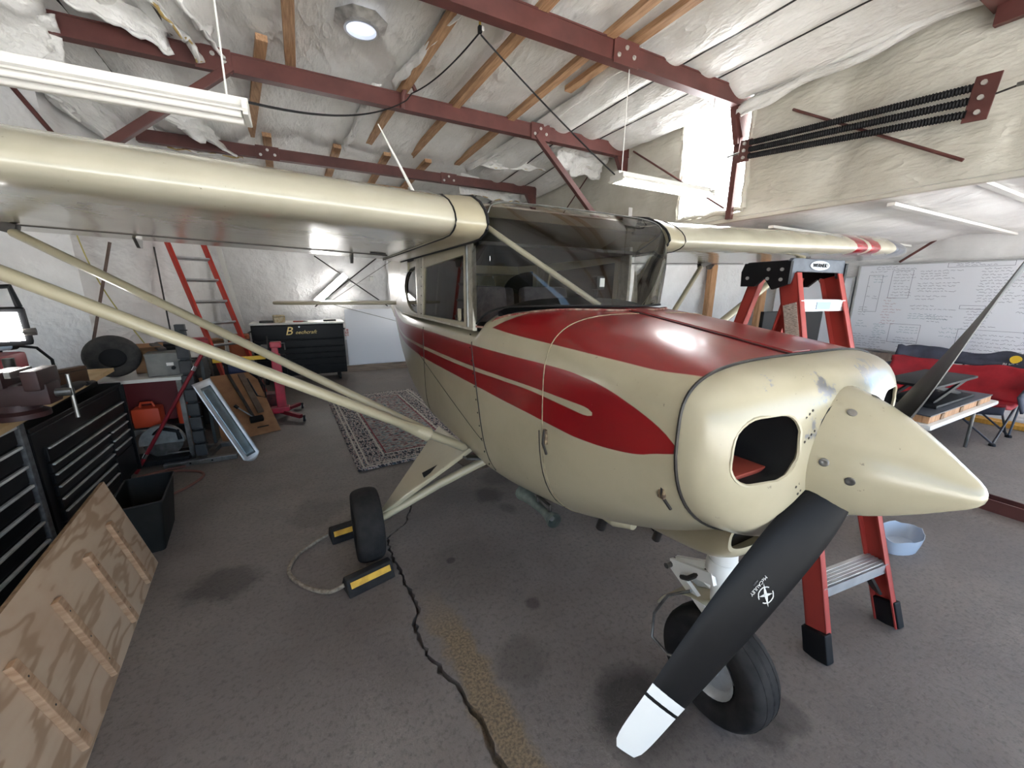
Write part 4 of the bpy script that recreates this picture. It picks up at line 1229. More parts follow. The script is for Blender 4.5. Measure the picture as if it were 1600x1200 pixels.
part('nose_axle', MB().tube([(-.11, .495, .207), (.11, .495, .207)], .016, 12), M_STEEL)
# belly fittings
M_VENT = mottled('green_grey_metal', srgb(116, 126, 118), srgb(84, 92, 88), 20, .55, .1)
vt = part('venturi_tube', MB().lathe([(1.11, .034), (1.12, .036), (1.17, .022), (1.22, .019), (1.34, .028), (1.40, .042), (1.41, .042), (1.40, .038), (1.22, .014), (1.12, .030)], (-.33, 0, .545), 'y', 20, cap=False), M_VENT)
part('venturi_bracket', MB().tube([(-.33, 1.15, .57), (-.33, 1.15, .60), (-.33, 1.26, .60), (-.33, 1.26, .565)], .008, 8), M_DARKST, vt)
part('venturi_core', MB().lathe([(1.13, .012), (1.16, .012)], (-.33, 0, .545), 'y', 12), M_STEEL, vt)
ex = part('exhaust_shroud', MB().loft([[Vector((-.10+w_*math.cos(2*PI*k/20), y, .60+h_*math.sin(2*PI*k/20))) for k in range(20)] for y, w_, h_ in ((.86, .02, .02), (.92, .075, .035), (1.02, .075, .04), (1.12, .02, .02))]), M_CREAM)
part('exhaust_pipe', MB().tube([(-.13, 1.00, .58), (-.13, 1.02, .53), (-.13, 1.03, .50)], .022, 12), M_DARKST, ex)
part('breather_pipe', MB().tube([(.03, .80, .65), (.03, .84, .54), (.03, .85, .50)], .018, 10), M_DARKST)
# ================================================================== STEPLADDER beside the nose
t = thing('stepladder', 'red fibreglass stepladder standing beside the nose of the plane', 'ladder', (.88, .85, 0))
fl = [Vector((.605, .405, 0)), Vector((1.125, .345, 0))]; ft = [Vector((.765, .875, 1.64)), Vector((1.085, .838, 1.64))]
rl = [Vector((.70, 1.40, 0)), Vector((1.22, 1.34, 0))]; rt = [Vector((.785, 1.03, 1.64)), Vector((1.095, .995, 1.64))]
E1 = Vector((.993, -.115, 0)); E2 = Vector((.115, .993, 0))
def rail(a, b, w, side, nm):
    d = (b-a).normalized()
    x = E1; y = d.cross(x).normalized()
    m_ = MB()
    M_ = Matrix((x, y, d)).transposed()
    c = (a+b)/2; L = (b-a).length
    m_.box(c, (.006, w, L), rot=M_); m_.box(c+y*(w/2-.003)-x*side*.014, (.034, .006, L), rot=M_); m_.box(c-y*(w/2-.003)-x*side*.014, (.034, .006, L), rot=M_)
    return obj(nm, m_, M_FERED, t)
for i in (0, 1):
    side = -1 if i == 0 else 1
    r_ = rail(fl[i], ft[i], .085, side, 'front_rail')
    if i == 0:
        # warning label on the outer face
        d = (ft[0]-fl[0]).normalized(); y = d.cross(E1).normalized()
        c = fl[0].lerp(ft[0], .86)-E1*.0045
        lb = MB().box(c, (.002, .062, .21), rot=Matrix((E1, y, d)).transposed()); lo = obj('warning_label', lb, mottled('label_print', srgb(222, 210, 196), srgb(120, 110, 104), 70, .7, stretch=(1, 1, 9)), r_)
    rail(rl[i], rt[i], .055, side, 'rear_rail')
    for P, wd in ((fl[i], .10), (rl[i], .07)):
        q_ = (ft[i] if P is fl[i] else rt[i]); d = (q_-P).normalized(); y = d.cross(E1).normalized()
        f_ = obj('foot', MB().box(P+d*.062, (.046, wd, .125), rot=Matrix((E1, y, d)).transposed(), bev=.006), M_BLACK, t)
        for dz in (.04, .09):
            obj('rivet', MB().tube([P+d*dz-E1*.026*-side, P+d*dz+E1*.026*side], .006, 8), M_STEEL, f_)
for k in range(1, 6):
    z = .305*k
    a = fl[0].lerp(ft[0], z/1.64); b = fl[1].lerp(ft[1], z/1.64)
    m_ = MB()
    c = (a+b)/2; L = (b-a).length-.02
    Mx = Matrix((E1, E2, Vector((0, 0, 1)))).transposed()
    m_.box(c, (L, .085, .006), rot=Mx); m_.box(c-E2*.042-Vector((0, 0, .022)), (L, .005, .05), rot=Mx); m_.box(c+E2*.042-Vector((0, 0, .015)), (L, .005, .035), rot=Mx)
    for q_ in (-.030, -.015, 0, .015, .030): m_.box(c+E2*q_+Vector((0, 0, .004)), (L, .006, .004), rot=Mx)
    s_ = obj('step', m_, M_ALU, t)
    if k == 5:
        obj('step_label', MB().box(c-E2*.0455-Vector((0, 0, .022)), (.10, .002, .034), rot=Mx), newmat('label_blue_grey', srgb(150, 170, 196), .5), s_)
    if k == 1:
        for P, sg in ((a, 1), (b, -1)):
            obj('corner_brace', MB().bar(P+E1*sg*.015-Vector((0, 0, .16))-E2*.03, P+E1*sg*.10-Vector((0, 0, .03)), .05, .012), M_DARKST, s_)
for k in range(1, 5):
    z = .33*k
    a = rl[0].lerp(rt[0], z/1.64); b = rl[1].lerp(rt[1], z/1.64)
    obj('rear_brace', MB().bar(a, b, .03, .02), M_ALU, t)
for i in (0, 1):
    obj('spreader', MB().bar(fl[i].lerp(ft[i], .70)+E1*(.03 if i == 0 else -.03), rl[i].lerp(rt[i], .70)+E1*(.03 if i == 0 else -.03), .02, .006), M_ALU, t)
# moulded top cap
Mx = Matrix((E1, E2, Vector((0, 0, 1)))).transposed().to_4x4(); Mx.translation = Vector((.932, .94, 0))
m_ = MB().prism([(-.20, 1.60), (-.175, 1.60), (-.15, 1.655), (.15, 1.655), (.175, 1.60), (.20, 1.60), (.192, 1.70), (.18, 1.715), (-.18, 1.715), (-.192, 1.70)], 'y', -.115, -.095).xf(Mx)
cap = obj('top_cap', m_, mottled('cap_grey', srgb(88, 94, 104), srgb(70, 76, 84), 20, .5), t, mods=(('BEVEL', dict(width=.004, segments=2)),))
m_ = MB().box((0, .01, 1.692), (.37, .205, .03), bev=.008)
obj('cap_tray', m_.xf(Mx), M_BLACK, cap)
for sx in (-1, 1):
    m_ = MB().prism([(-.12, 1.70), (.11, 1.70), (.125, 1.66), (.12, 1.59), (.045, 1.59), (.0, 1.63), (-.045, 1.575), (-.12, 1.60)], 'x', sx*.195-.008, sx*.195+.008).xf(Mx)
    sd = obj('cap_side', m_, M_BLACK, cap)
    for (a, b) in ((-.085, 1.665), (-.02, 1.668), (-.085, 1.62), (-.02, 1.625), (.085, 1.63)):
        obj('rivet', MB().lathe([(sx*.195-.014, .008), (sx*.195+.014, .008)], (0, a, b), 'x', 8).xf(Mx), M_BOLT, sd)
em = MB()
em.loft([[Vector((.068*k_*math.cos(2*PI*i/28), yy, 1.685+.021*k_*math.sin(2*PI*i/28))) for i in range(28)] for yy, k_ in ((-.114, 1), (-.119, 1), (-.119, .86), (-.1165, .84))])
obj('badge', em.xf(Mx), M_ALU, cap)
Mt = Mx @ frame((0, -.1178, 1.685), (1, 0, 0), (0, 0, 1))
text_mesh('WERNER', .024, M_BLACK, Mt, 'badge_text', cap, .001)

# ================================================================== WHITEBOARDS, DESK, LOUNGE CORNER
t = thing('whiteboard', 'large whiteboard covered in handwritten marker notes', 'whiteboard', (6.28, 1.56, .74))
wy0, wy1, wz0, wz1 = .35, 2.79, .745, 1.965
obj('board', MB().box((6.275, (wy0+wy1)/2, (wz0+wz1)/2), (.015, wy1-wy0, wz1-wz0)), M_WHITE, t)
m_ = MB()
for (a, b, c_, d_) in ((wy0, wz0, wy1, wz0), (wy0, wz1, wy1, wz1), (wy0, wz0, wy0, wz1), (wy1, wz0, wy1, wz1)):
    m_.bar((6.27, a, b), (6.27, c_, d_), .025, .02)
obj('board_frame', m_, M_ALU, t)
# handwriting: strings of small strokes, as rows in columns
rw = random.Random(4)
def scribble(y0, z0, n_rows, width, dz, h, mat, name='writing'):
    m_ = MB()
    for r_ in range(n_rows):
        y = y0-rw.uniform(0, .03); z = z0-r_*dz
        end = y0-width*rw.uniform(.45, 1)
        while y > end:
            wl_ = rw.uniform(.02, .07)
            pts = []
            n = max(3, int(wl_/.007))
            for k in range(n+1): pts.append((6.2662, y-wl_*k/n, z+rw.uniform(-h, h)))
            for k in range(n):
                a, b = Vector(pts[k]), Vector(pts[k+1]); o_ = Vector((0, .0, .0017))
                m_.add([a-o_, b-o_, b+o_, a+o_], [[0, 1, 2, 3]])
            y -= wl_+.014
    o_ = obj(name, m_, mat, t); o_['kind'] = 'stuff'
    return o_
scribble(2.60, 1.93, 2, .45, .028, .008, M_INK); scribble(2.66, 1.87, 1, .2, .03, .008, M_INK)
scribble(2.38, 1.86, 9, .22, .040, .009, M_INK); scribble(2.62, 1.80, 3, .12, .04, .008, M_INKG)
scribble(2.68, 1.66, 2, .06, .14, .01, M_INK); scribble(2.58, 1.52, 2, .10, .03, .008, M_INK)
scribble(2.44, 1.50, 10, .20, .040, .009, M_INKR); scribble(2.72, 1.36, 4, .16, .035, .008, M_INK)
scribble(2.72, 1.16, 3, .12, .04, .007, M_INKG); scribble(2.50, 1.12, 7, .14, .03, .008, M_INKG)
scribble(2.74, .96, 6, .22, .033, .008, M_INK); scribble(2.52, .92, 6, .2, .033, .008, M_INK)
scribble(2.12, 1.86, 4, .38, .033, .009, M_INK); scribble(2.12, 1.70, 4, .46, .035, .009, M_INK)
scribble(2.12, 1.53, 2, .42, .038, .009, M_INK); scribble(2.14, 1.40, 2, .40, .04, .009, M_INK)
scribble(2.14, 1.29, 3, .42, .030, .008, M_INKG); scribble(1.95, 1.27, 3, .25, .036, .009, M_INK)
scribble(2.22, 1.10, 3, .28, .036, .008, M_INKG); scribble(2.24, .95, 3, .26, .035, .008, M_INK); scribble(2.2, .82, 2, .26, .035, .008, M_INK)
scribble(1.56, 1.87, 12, .46, .036, .009, M_INK); scribble(1.60, 1.38, 7, .34, .036, .009, M_INK)
scribble(1.20, 1.80, 10, .40, .05, .010, M_INK); scribble(1.10, 1.30, 6, .40, .06, .012, M_INK)
scribble(1.50, 1.06, 6, .55, .046, .009, M_INK); scribble(1.1, .98, 5, .5, .05, .01, M_INK); scribble(1.80, 1.12, 3, .30, .055, .014, M_INKG)
scribble(1.80, 1.94, 2, .42, .022, .007, M_INK)
def rectline(ya, za, yb, zb):
    m_ = MB()
    for (a, b, c_, d_) in ((ya, za, yb, za), (ya, zb, yb, zb), (ya, za, ya, zb), (yb, za, yb, zb)):
        m_.bar((6.2664, a, b), (6.2664, c_, d_), .003, .001, up=(1, 0, 0))
    obj('drawn_box', m_, M_INK, t)
rectline(1.86, 1.955, 1.30, 1.90); rectline(1.66, 1.42, 1.44, 1.375); rectline(1.62, 1.12, .9, .80); rectline(2.40, 1.88, 2.18, 1.50); rectline(2.30, 1.14, 1.98, .88); rectline(2.66, 1.82, 2.5, 1.30); rectline(1.0, 1.34, .84, 1.28)
t = thing('plain_whiteboard', 'blank whiteboard on the wall seen behind the red stepladder', 'whiteboard', (6.28, 3.4, .75))
obj('board', MB().box((6.275, 3.40, 1.28), (.015, 1.12, 1.04)), M_WHITE, t)
m_ = MB()
for (a, b, c_, d_) in ((2.84, .76, 3.96, .76), (2.84, 1.80, 3.96, 1.80), (2.84, .76, 2.84, 1.80), (3.96, .76, 3.96, 1.80)): m_.bar((6.268, a, b), (6.268, c_, d_), .025, .02)
obj('board_frame', m_, M_ALU, t)
tag(obj('wall_panel', MB().box((6.27, 2.35, .36), (.03, 1.1, .70), bev=.004), mottled('grey_ply', srgb(176, 160, 150), srgb(150, 136, 128), 4, .8, stretch=(1, 6, 1))), 'bare grey plywood panel below the written whiteboard', 'panel')
# desk with black monitor
t = thing('desk', 'white topped desk under the far wing behind the stepladder', 'desk', (3.75, 2.5, 0))
obj('desk_top', MB().box((3.75, 2.5, .74), (1.75, .6, .03), bev=.005), M_WHITEP, t)
for (x, y) in ((2.95, 2.25), (4.55, 2.25), (2.95, 2.75), (4.55, 2.75)): obj('leg', MB().box((x, y, .3625), (.04, .04, .725)), M_STEEL, t)
t = thing('monitor', 'wide black computer monitor seen between the red ladder rails', 'monitor', (3.78, 2.35, .755))
obj('screen', MB().box((3.78, 2.35, 1.13), (1.22, .04, .46), bev=.006), M_DARK, t)
obj('stand', MB().box((3.78, 2.40, .86), (.08, .04, .20)), M_BLACK, t); obj('base', MB().box((3.78, 2.42, .762), (.30, .2, .014), bev=.004), M_BLACK, t)
t = thing('laptop', 'small grey laptop on the desk just above the red bonnet', 'laptop', (3.05, 2.45, .755))
obj('laptop_base', MB().box((3.05, 2.42, .765), (.32, .22, .018), bev=.004), M_DARKST, t)
obj('laptop_screen', MB().box((3.05, 2.55, .88), (.32, .012, .22), rot=(R(-12), 0, 0), bev=.004), newmat('screen_grey', srgb(90, 98, 112), .25), t)
# low table with timber slab and folding riser
t = thing('low_table', 'white folding table with rounded corners in front of the camping sofa', 'table', (4.05, 1.15, 0))
obj('table_top', MB().box((4.05, 1.15, .49), (1.75, .55, .045), bev=.02), M_WHITEP, t, smooth=True)
for (x, y) in ((3.35, .98), (4.75, .98), (3.35, 1.32), (4.75, 1.32)): obj('leg', MB().tube([(x, y, 0), (x+.03*(1 if x < 4 else -1), y, .47)], .014, 8), M_STEEL, t)
t = thing('timber_slab', 'dark topped slab of pale timber lying on the folding table', 'slab', (4.0, 1.13, .5125))
obj('slab_core', MB().box((4.0, 1.13, .545), (1.55, .44, .06), bev=.004), M_WOODX, t); obj('slab_face', MB().box((4.0, 1.13, .580), (1.56, .45, .010)), newmat('slate_top', srgb(66, 70, 78), .4), t)
for k in range(3): obj('knot_block', MB().box((3.5+.45*k, .908, .545), (.07, .01, .05)), M_PLYE, t)
t = thing('desk_riser', 'black folding desk riser standing on the timber slab', 'desk riser', (4.0, 1.17, .585))
obj('upper_deck', MB().box((4.0, 1.17, .775), (1.05, .38, .025), bev=.008), M_BLACK, t, smooth=True); obj('lower_deck', MB().box((4.0, 1.14, .60), (.95, .36, .03), bev=.008), M_BLACK, t, smooth=True)
for yy in (1.02, 1.30):
    obj('scissor_arm', MB().bar((3.62, yy, .615), (4.38, yy, .765), .02, .03), M_BLACK, t); obj('scissor_arm', MB().bar((4.38, yy+.02, .615), (3.62, yy+.02, .765), .02, .03), M_BLACK, t)
# camping sofa
t = thing('camping_sofa', 'two seat folding camping sofa in red and black fabric', 'camping chair', (5.45, 1.4, 0))
M_SOFR = mottled('red_quilt', srgb(170, 26, 40), srgb(138, 18, 32), 7, .7, 0, .3)
M_SOFB = mottled('dark_navy_canvas', srgb(46, 50, 64), srgb(66, 70, 84), 8, .75, 0, .3)
def sofa_back(u, v, z0, z1, off=0):
    y = lerp(.80, 1.98, u); z = lerp(z0, z1, v)
    tq_ = (z-.40)/.5
    x = 5.58+.22*tq_-.10*abs(2*u-1)**4-off
    z += .028*math.sin(u*PI*3)*v+.012*nz(u*7, v*5, 1, 1)
    x += .02*nz(u*6, v*4, z0, 1)-.015*math.sin(PI*((u*2) % 1))
    if v > .99: z -= .05*abs(2*u-1)**6
    return Vector((x, y, z))
obj('back_rest', MB().grid(lambda u, v: sofa_back(u, v, .40, .745, .012), 40, 16), M_SOFR, t, smooth=True, mods=(('SOLIDIFY', dict(thickness=.05)),))
obj('back_top', MB().grid(lambda u, v: sofa_back(u, v, .74, .90), 40, 8), M_SOFB, t, smooth=True, mods=(('SOLIDIFY', dict(thickness=.03)),))
def sofa_seat(u, v):
    y = lerp(.84, 1.94, u); x = lerp(5.02, 5.60, v)
    z = .43-.06*math.sin(PI*v)-.035*math.sin(PI*((u*2) % 1))+.01*nz(u*7, v*6, 2, 1)
    return Vector((x, y, z))
obj('seat', MB().grid(sofa_seat, 40, 16), M_SOFR, t, smooth=True, mods=(('SOLIDIFY', dict(thickness=.04)),))
obj('seat_edge', MB().grid(lambda u, v: sofa_seat(u, 0)+Vector((-.012*math.sin(PI*v), 0, -.075*v)), 40, 5), M_SOFB, t, smooth=True, mods=(('SOLIDIFY', dict(thickness=.012)),))
for k in range(1, 6):
    v = k/6
    obj('quilt_seam', MB().tube([sofa_back(i/30, v, .40, .745, .04) for i in range(31)], .004, 5), newmat('seam_thread', srgb(96, 14, 24), .8), t)
for yy in (.80, 1.98):
    sgn = 1 if yy > 1 else -1
    obj('arm_rest', MB().grid(lambda u, v: Vector((lerp(5.0, 5.7, u), yy+sgn*(.03+.05*v), .56+.12*u+.05*math.sin(PI*u)-.16*v*(1-.3*u))), 14, 6), M_SOFB, t, smooth=True, mods=(('SOLIDIFY', dict(thickness=.02)),))
M_FRM = newmat('frame_grey_tube', srgb(58, 60, 68), .35, .5)
feet = [(5.06, .86), (5.06, 1.38), (5.06, 1.90), (5.62, .86), (5.62, 1.38), (5.62, 1.90)]
for (x, y) in feet: obj('foot', MB().lathe([(0, .028), (.02, .026), (.03, .015)], (x, y, 0), 'z', 12), M_BLACK, t)
for xx in (5.06, 5.62):
    for (ya, yb) in ((.86, 1.38), (1.38, 1.90)):
        obj('cross_leg', MB().tube([(xx, ya, .02), (xx, yb-.05, .41)], .010, 8), M_FRM, t); obj('cross_leg', MB().tube([(xx+.02, yb, .02), (xx+.02, ya+.05, .41)], .010, 8), M_FRM, t)
for yy in (.86, 1.38, 1.90):
    obj('cross_leg', MB().tube([(5.06, yy, .02), (5.60, yy, .42)], .010, 8), M_FRM, t); obj('cross_leg', MB().tube([(5.62, yy+.02, .02), (5.08, yy+.02, .42)], .010, 8), M_FRM, t)
    obj('back_post', MB().tube([(5.62, yy, .02), (5.80, yy, .80)], .010, 8), M_FRM, t)
lg = sofa_back(.157, .55, .74, .90, .02)
obj('round_emblem', MB().lathe([(lg.x-.014, .001), (lg.x-.014, .044), (lg.x-.002, .044)], (0, lg.y, lg.z+.018), 'x', 24), newmat('emblem_yellow', srgb(236, 196, 54), .6), t)
text_mesh("BUC-EE'S", .042, M_PTIP, frame((lg.x-.022, lg.y, lg.z-.045), (0, -1, 0), (0, 0, 1)), 'emblem_text', t, .001)
# planks behind the sofa
M_YEL = mottled('yellow_plank', srgb(214, 160, 66), srgb(190, 134, 50), 6, .6, stretch=(1, 8, 1))
for k in range(2):
    tag(obj('timber_plank', MB().box((6.12+.10*k, .75, .03+.0*k), (.09, 1.5, .055), bev=.004), M_YEL), ['yellow timber plank on the floor behind the sofa, nearer the sofa', 'yellow timber plank on the floor against the right wall'][k], 'plank', 'yellow planks behind the sofa')
# door track channel on the floor
t = thing('floor_channel', 'rusty red steel channel lying across the floor past the spinner', 'channel', (3.16, -.9, 0))
m_ = MB(); m_.box((3.16, -.95, .006), (.13, 3.3, .012)); m_.box((3.10, -.95, .045), (.012, 3.3, .09)); m_.box((3.22, -.95, .045), (.012, 3.3, .09))
obj('channel_body', m_, M_BEAM, t); obj('channel_end', MB().box((3.16, .695, .04), (.11, .012, .07)), M_BEAM, t)
# translucent tub
M_TUB = newmat('translucent_plastic', srgb(214, 226, 240), .25)
bsdf(M_TUB).inputs['Transmission Weight'].default_value = .35
oc = [Vector((.13*math.cos(2*PI*k/24)*(1+.12*math.cos(4*PI*k/24)), .10*math.sin(2*PI*k/24), 0)) for k in range(24)]
def tubr(z, k, o): return [Vector((1.95+p.x*k*1.25+o*0, .585+p.y*k, z+(.02*nz(p.x*20, p.y*20, 1, 1) if z > .08 else 0))) for p in oc]
m_ = MB().loft([tubr(.001, .02, 0), tubr(.001, .82, 0), tubr(.05, .93, 0), tubr(.10, 1.0, 0), tubr(.10, .965, 0), tubr(.05, .90, 0), tubr(.006, .79, 0), tubr(.006, .02, 0)])
tag(obj('plastic_tub', m_, M_TUB, None, smooth=True), 'small translucent cut off plastic tub on the floor', 'tub')

# ================================================================== RUG AND WHEEL CHOCKS
M_RUG = newmat('woven_rug', srgb(110, 100, 100), .95)
def _rug():
    m = M_RUG
    tc = nd(m, 'ShaderNodeTexCoord'); mp = nd(m, 'ShaderNodeMapping'); lk(m, tc.outputs['Object'], mp.inputs[0])
    sp = nd(m, 'ShaderNodeSeparateXYZ'); lk(m, mp.outputs[0], sp.inputs[0])
    n1 = nd(m, 'ShaderNodeTexNoise'); n1.inputs['Scale'].default_value = 1; n1.inputs['Detail'].default_value = 2
    m2 = nd(m, 'ShaderNodeMapping'); m2.inputs['Scale'].default_value = (38, 13, 1); lk(m, tc.outputs['Object'], m2.inputs[0]); lk(m, m2.outputs[0], n1.inputs[0])
    c = ramp(m, n1.outputs['Fac'], [(.0, srgb(34, 34, 42)), (.43, srgb(44, 44, 52)), (.47, srgb(150, 144, 142)), (.53, srgb(188, 180, 170)), (.56, srgb(120, 44, 52)), (.60, srgb(96, 124, 132)), (.66, srgb(52, 52, 60))])
    m3 = nd(m, 'ShaderNodeMapping'); m3.inputs['Scale'].default_value = (16, 44, 1); m3.inputs['Location'].default_value = (5, 3, 2)
    n2 = nd(m, 'ShaderNodeTexNoise'); n2.inputs['Scale'].default_value = 1; lk(m, tc.outputs['Object'], m3.inputs[0]); lk(m, m3.outputs[0], n2.inputs[0])
    cin = ramp(m, n2.outputs['Fac'], [(.3, srgb(52, 52, 58)), (.44, srgb(122, 70, 72)), (.5, srgb(176, 168, 158)), (.56, srgb(112, 134, 138)), (.7, srgb(60, 50, 56))])
    # dark border bands by distance to the long edges
    ax = math_(m, 'ABSOLUTE', sp.outputs['X']); ay = math_(m, 'ABSOLUTE', sp.outputs['Y'])
    din = math_(m, 'MINIMUM', math_(m, 'SUBTRACT', .62, ax), math_(m, 'SUBTRACT', 1.36, ay))
    inner = ramp(m, din, [(.29, (0, 0, 0, 1)), (.295, (1, 1, 1, 1))])
    c = mixc(m, inner, c, cin)
    for d0 in (.055, .10, .27, .30):
        ln = ramp(m, math_(m, 'ABSOLUTE', math_(m, 'SUBTRACT', din, d0)), [(.006, (1, 1, 1, 1)), (.009, (0, 0, 0, 1))])
        c = mixc(m, ln, c, srgb(190, 184, 172) if d0 != .30 else srgb(120, 40, 50))
    lk(m, c, bsdf(m).inputs['Base Color'])
    bump(m, n1.outputs['Fac'], .4, .004)
_rug()
rug = obj('rug', MB().grid(lambda u, v: Vector((lerp(-.62, .62, u), lerp(-1.36, 1.36, v), .006+.004*nz(u*5, v*8, 1, 1))), 24, 40), M_RUG, None, smooth=True, mods=(('SOLIDIFY', dict(thickness=.006)),))
rug.location = (-.40, 4.60, .004); rug.rotation_euler = (0, 0, R(2.5))
tag(rug, 'worn patterned rug on the floor beneath the tail', 'rug')
tag(obj('floor_mat', MB().box((.03, 2.95, .004), (.26, .35, .008), rot=(0, 0, R(12)), bev=.002), mottled('brown_board', srgb(110, 96, 84), srgb(84, 72, 62), 7, .8)), 'small brown board on the floor behind the landing gear', 'board')
M_CHY = mottled('chock_yellow', srgb(220, 172, 60), srgb(190, 140, 44), 22, .7)
CHM = MB().prism([(-.062, 0), (.062, 0), (.055, .028), (.022, .085), (-.022, .085), (-.055, .028)], 'x', -.125, .125)
def chock(x, y, rz, label):
    Mz = Matrix.Translation((x, y, 0)) @ Matrix.Rotation(rz, 4, 'Z')
    t_ = thing('wheel_chock', label, 'wheel chock', (x, y, 0), 'wheel chocks at the landing gear wheel')
    m_ = MB(); m_.v = [Mz @ p for p in CHM.v]; m_.f = list(CHM.f); m_.mi = list(CHM.mi)
    obj('chock_body', m_, M_RUBBER, t_, mods=(('BEVEL', dict(width=.006, segments=2)),))
    for s_ in (-1, 1):
        a = Vector((0, -s_*.0405, .058)); n_ = Vector((0, -s_*.866, .5))
        b_ = MB().box(a+n_*.0015, (.215, .032, .003), rot=Matrix(((1, 0, 0), (0, .5*s_*1.0, 0), (0, 0, 1))) if False else Matrix.Rotation(s_*R(60), 3, 'X'))
        obj('yellow_band', b_.xf(Mz), M_CHY, t_)
chock(-1.075, 1.79, R(14), 'black and yellow rubber chock in front of the wheel')
chock(-1.115, 2.30, R(8), 'black and yellow rubber chock behind the wheel')
rp = [(-1.20, 1.76, .05), (-1.27, 1.77, .03), (-1.36, 1.86, .014), (-1.44, 1.98, .013), (-1.465, 2.08, .013), (-1.43, 2.19, .014), (-1.36, 2.25, .02), (-1.25, 2.28, .05)]
P_ = [Vector(p) for p in rp]
tag(obj('chock_rope', MB().tube([bez3(P_, i/36) for i in range(37)], .011, 8), mottled('old_rope', srgb(150, 138, 122), srgb(112, 100, 86), 60, .9, 0, .4), None, smooth=True), 'grey rope looping between the two wheel chocks', 'rope')
# ================================================================== TOOL CABINETS AND BENCH (left)
M_CHR = mottled('drawer_trim', srgb(232, 232, 230), srgb(200, 200, 198), 18, .25, .25)
M_TBLK = mottled('tool_chest_black', srgb(12, 13, 15), srgb(19, 20, 22), 6, .4, spec=.28)
t = thing('tool_cabinet', 'tall black roller cabinet with chrome drawer edges at the far left', 'tool cabinet', (-2.92, 1.95, 0))
x0 = -2.62
obj('cabinet_body', MB().box((x0-.30, 1.93, .47), (.58, 1.56, .86), bev=.008), M_TBLK, t)
for k in range(7):
    z = .13+.108*k
    d = obj('drawer', MB().box((x0-.002, 1.93, z+.045), (.022, 1.44, .098), bev=.004), M_TBLK, t)
    obj('drawer_edge', MB().box((x0+.012, 1.93, z+.085), (.022, 1.44, .014), bev=.003), M_CHR, d)
obj('corner_strip', MB().box((x0+.005, 2.69, .48), (.03, .045, .86), bev=.005), mottled('grey_edge', srgb(92, 94, 96), srgb(62, 62, 64), 30, .6), t)
for (x, y) in ((x0-.06, 1.25), (x0-.06, 2.6), (x0-.52, 1.25), (x0-.52, 2.6)): obj('caster', MB().lathe([(-.015, .02), (-.015, .022), (.015, .022), (.015, .02)], (x, y, .022), 'x', 14), M_RUBBER, t)
t = thing('tool_chest', 'long black tool chest with thin chrome drawer edges under the bench', 'tool cabinet', (-2.92, 3.40, 0))
obj('cabinet_body', MB().box((x0-.30, 3.40, .42), (.58, 1.22, .72), bev=.008), M_TBLK, t)
def drw(y0, y1, z0, z1):
    d = obj('drawer', MB().box((x0-.004, (y0+y1)/2, (z0+z1)/2), (.022, y1-y0-.012, z1-z0-.008), bev=.004), M_TBLK, t)
    obj('drawer_edge', MB().box((x0+.010, (y0+y1)/2, z1-.012), (.018, y1-y0-.03, .010), bev=.002), M_CHR, d)
drw(2.86, 3.96, .585, .68); drw(2.86, 3.96, .515, .58)
for k in range(5): drw(2.86, 3.62, .445-.078*k, .515-.078*k)
for k in range(3): drw(3.63, 3.96, .445-.07*k, .515-.07*k)
obj('door_panel', MB().box((x0-.004, 3.80, .20), (.02, .33, .20), bev=.004), M_TBLK, t)
obj('side_rail', MB().box((x0, 4.00, .43), (.03, .02, .74)), M_TBLK, t)
obj('chest_lid', MB().box((x0-.30, 3.40, .80), (.60, 1.24, .03), bev=.006), M_TBLK, t)
for (x, y) in ((x0-.06, 2.9), (x0-.06, 3.9), (x0-.52, 2.9), (x0-.52, 3.9)): obj('caster', MB().lathe([(-.015, .05), (-.015, .055), (.015, .055), (.015, .05)], (x, y, .055), 'x', 14), M_RUBBER, t)
M_PLYT = mottled('plywood_top', srgb(206, 178, 134), srgb(182, 150, 106), 4, .55, 0, .05, stretch=(3, 1, 1))
m_ = MB().prism([(-2.43, 1.2), (-2.655, 4.06), (-3.3, 4.06), (-3.3, 1.2)], 'z', .902, .93)
t = thing('workbench', 'pale plywood bench top laid over the black tool cabinets', 'bench', (-2.9, 2.6, .902))
obj('plywood_sheet', m_, [M_PLYT], t)
obj('bench_support', MB().box((-2.98, 3.4, .858), (.5, 1.1, .086)), M_DARK, t)
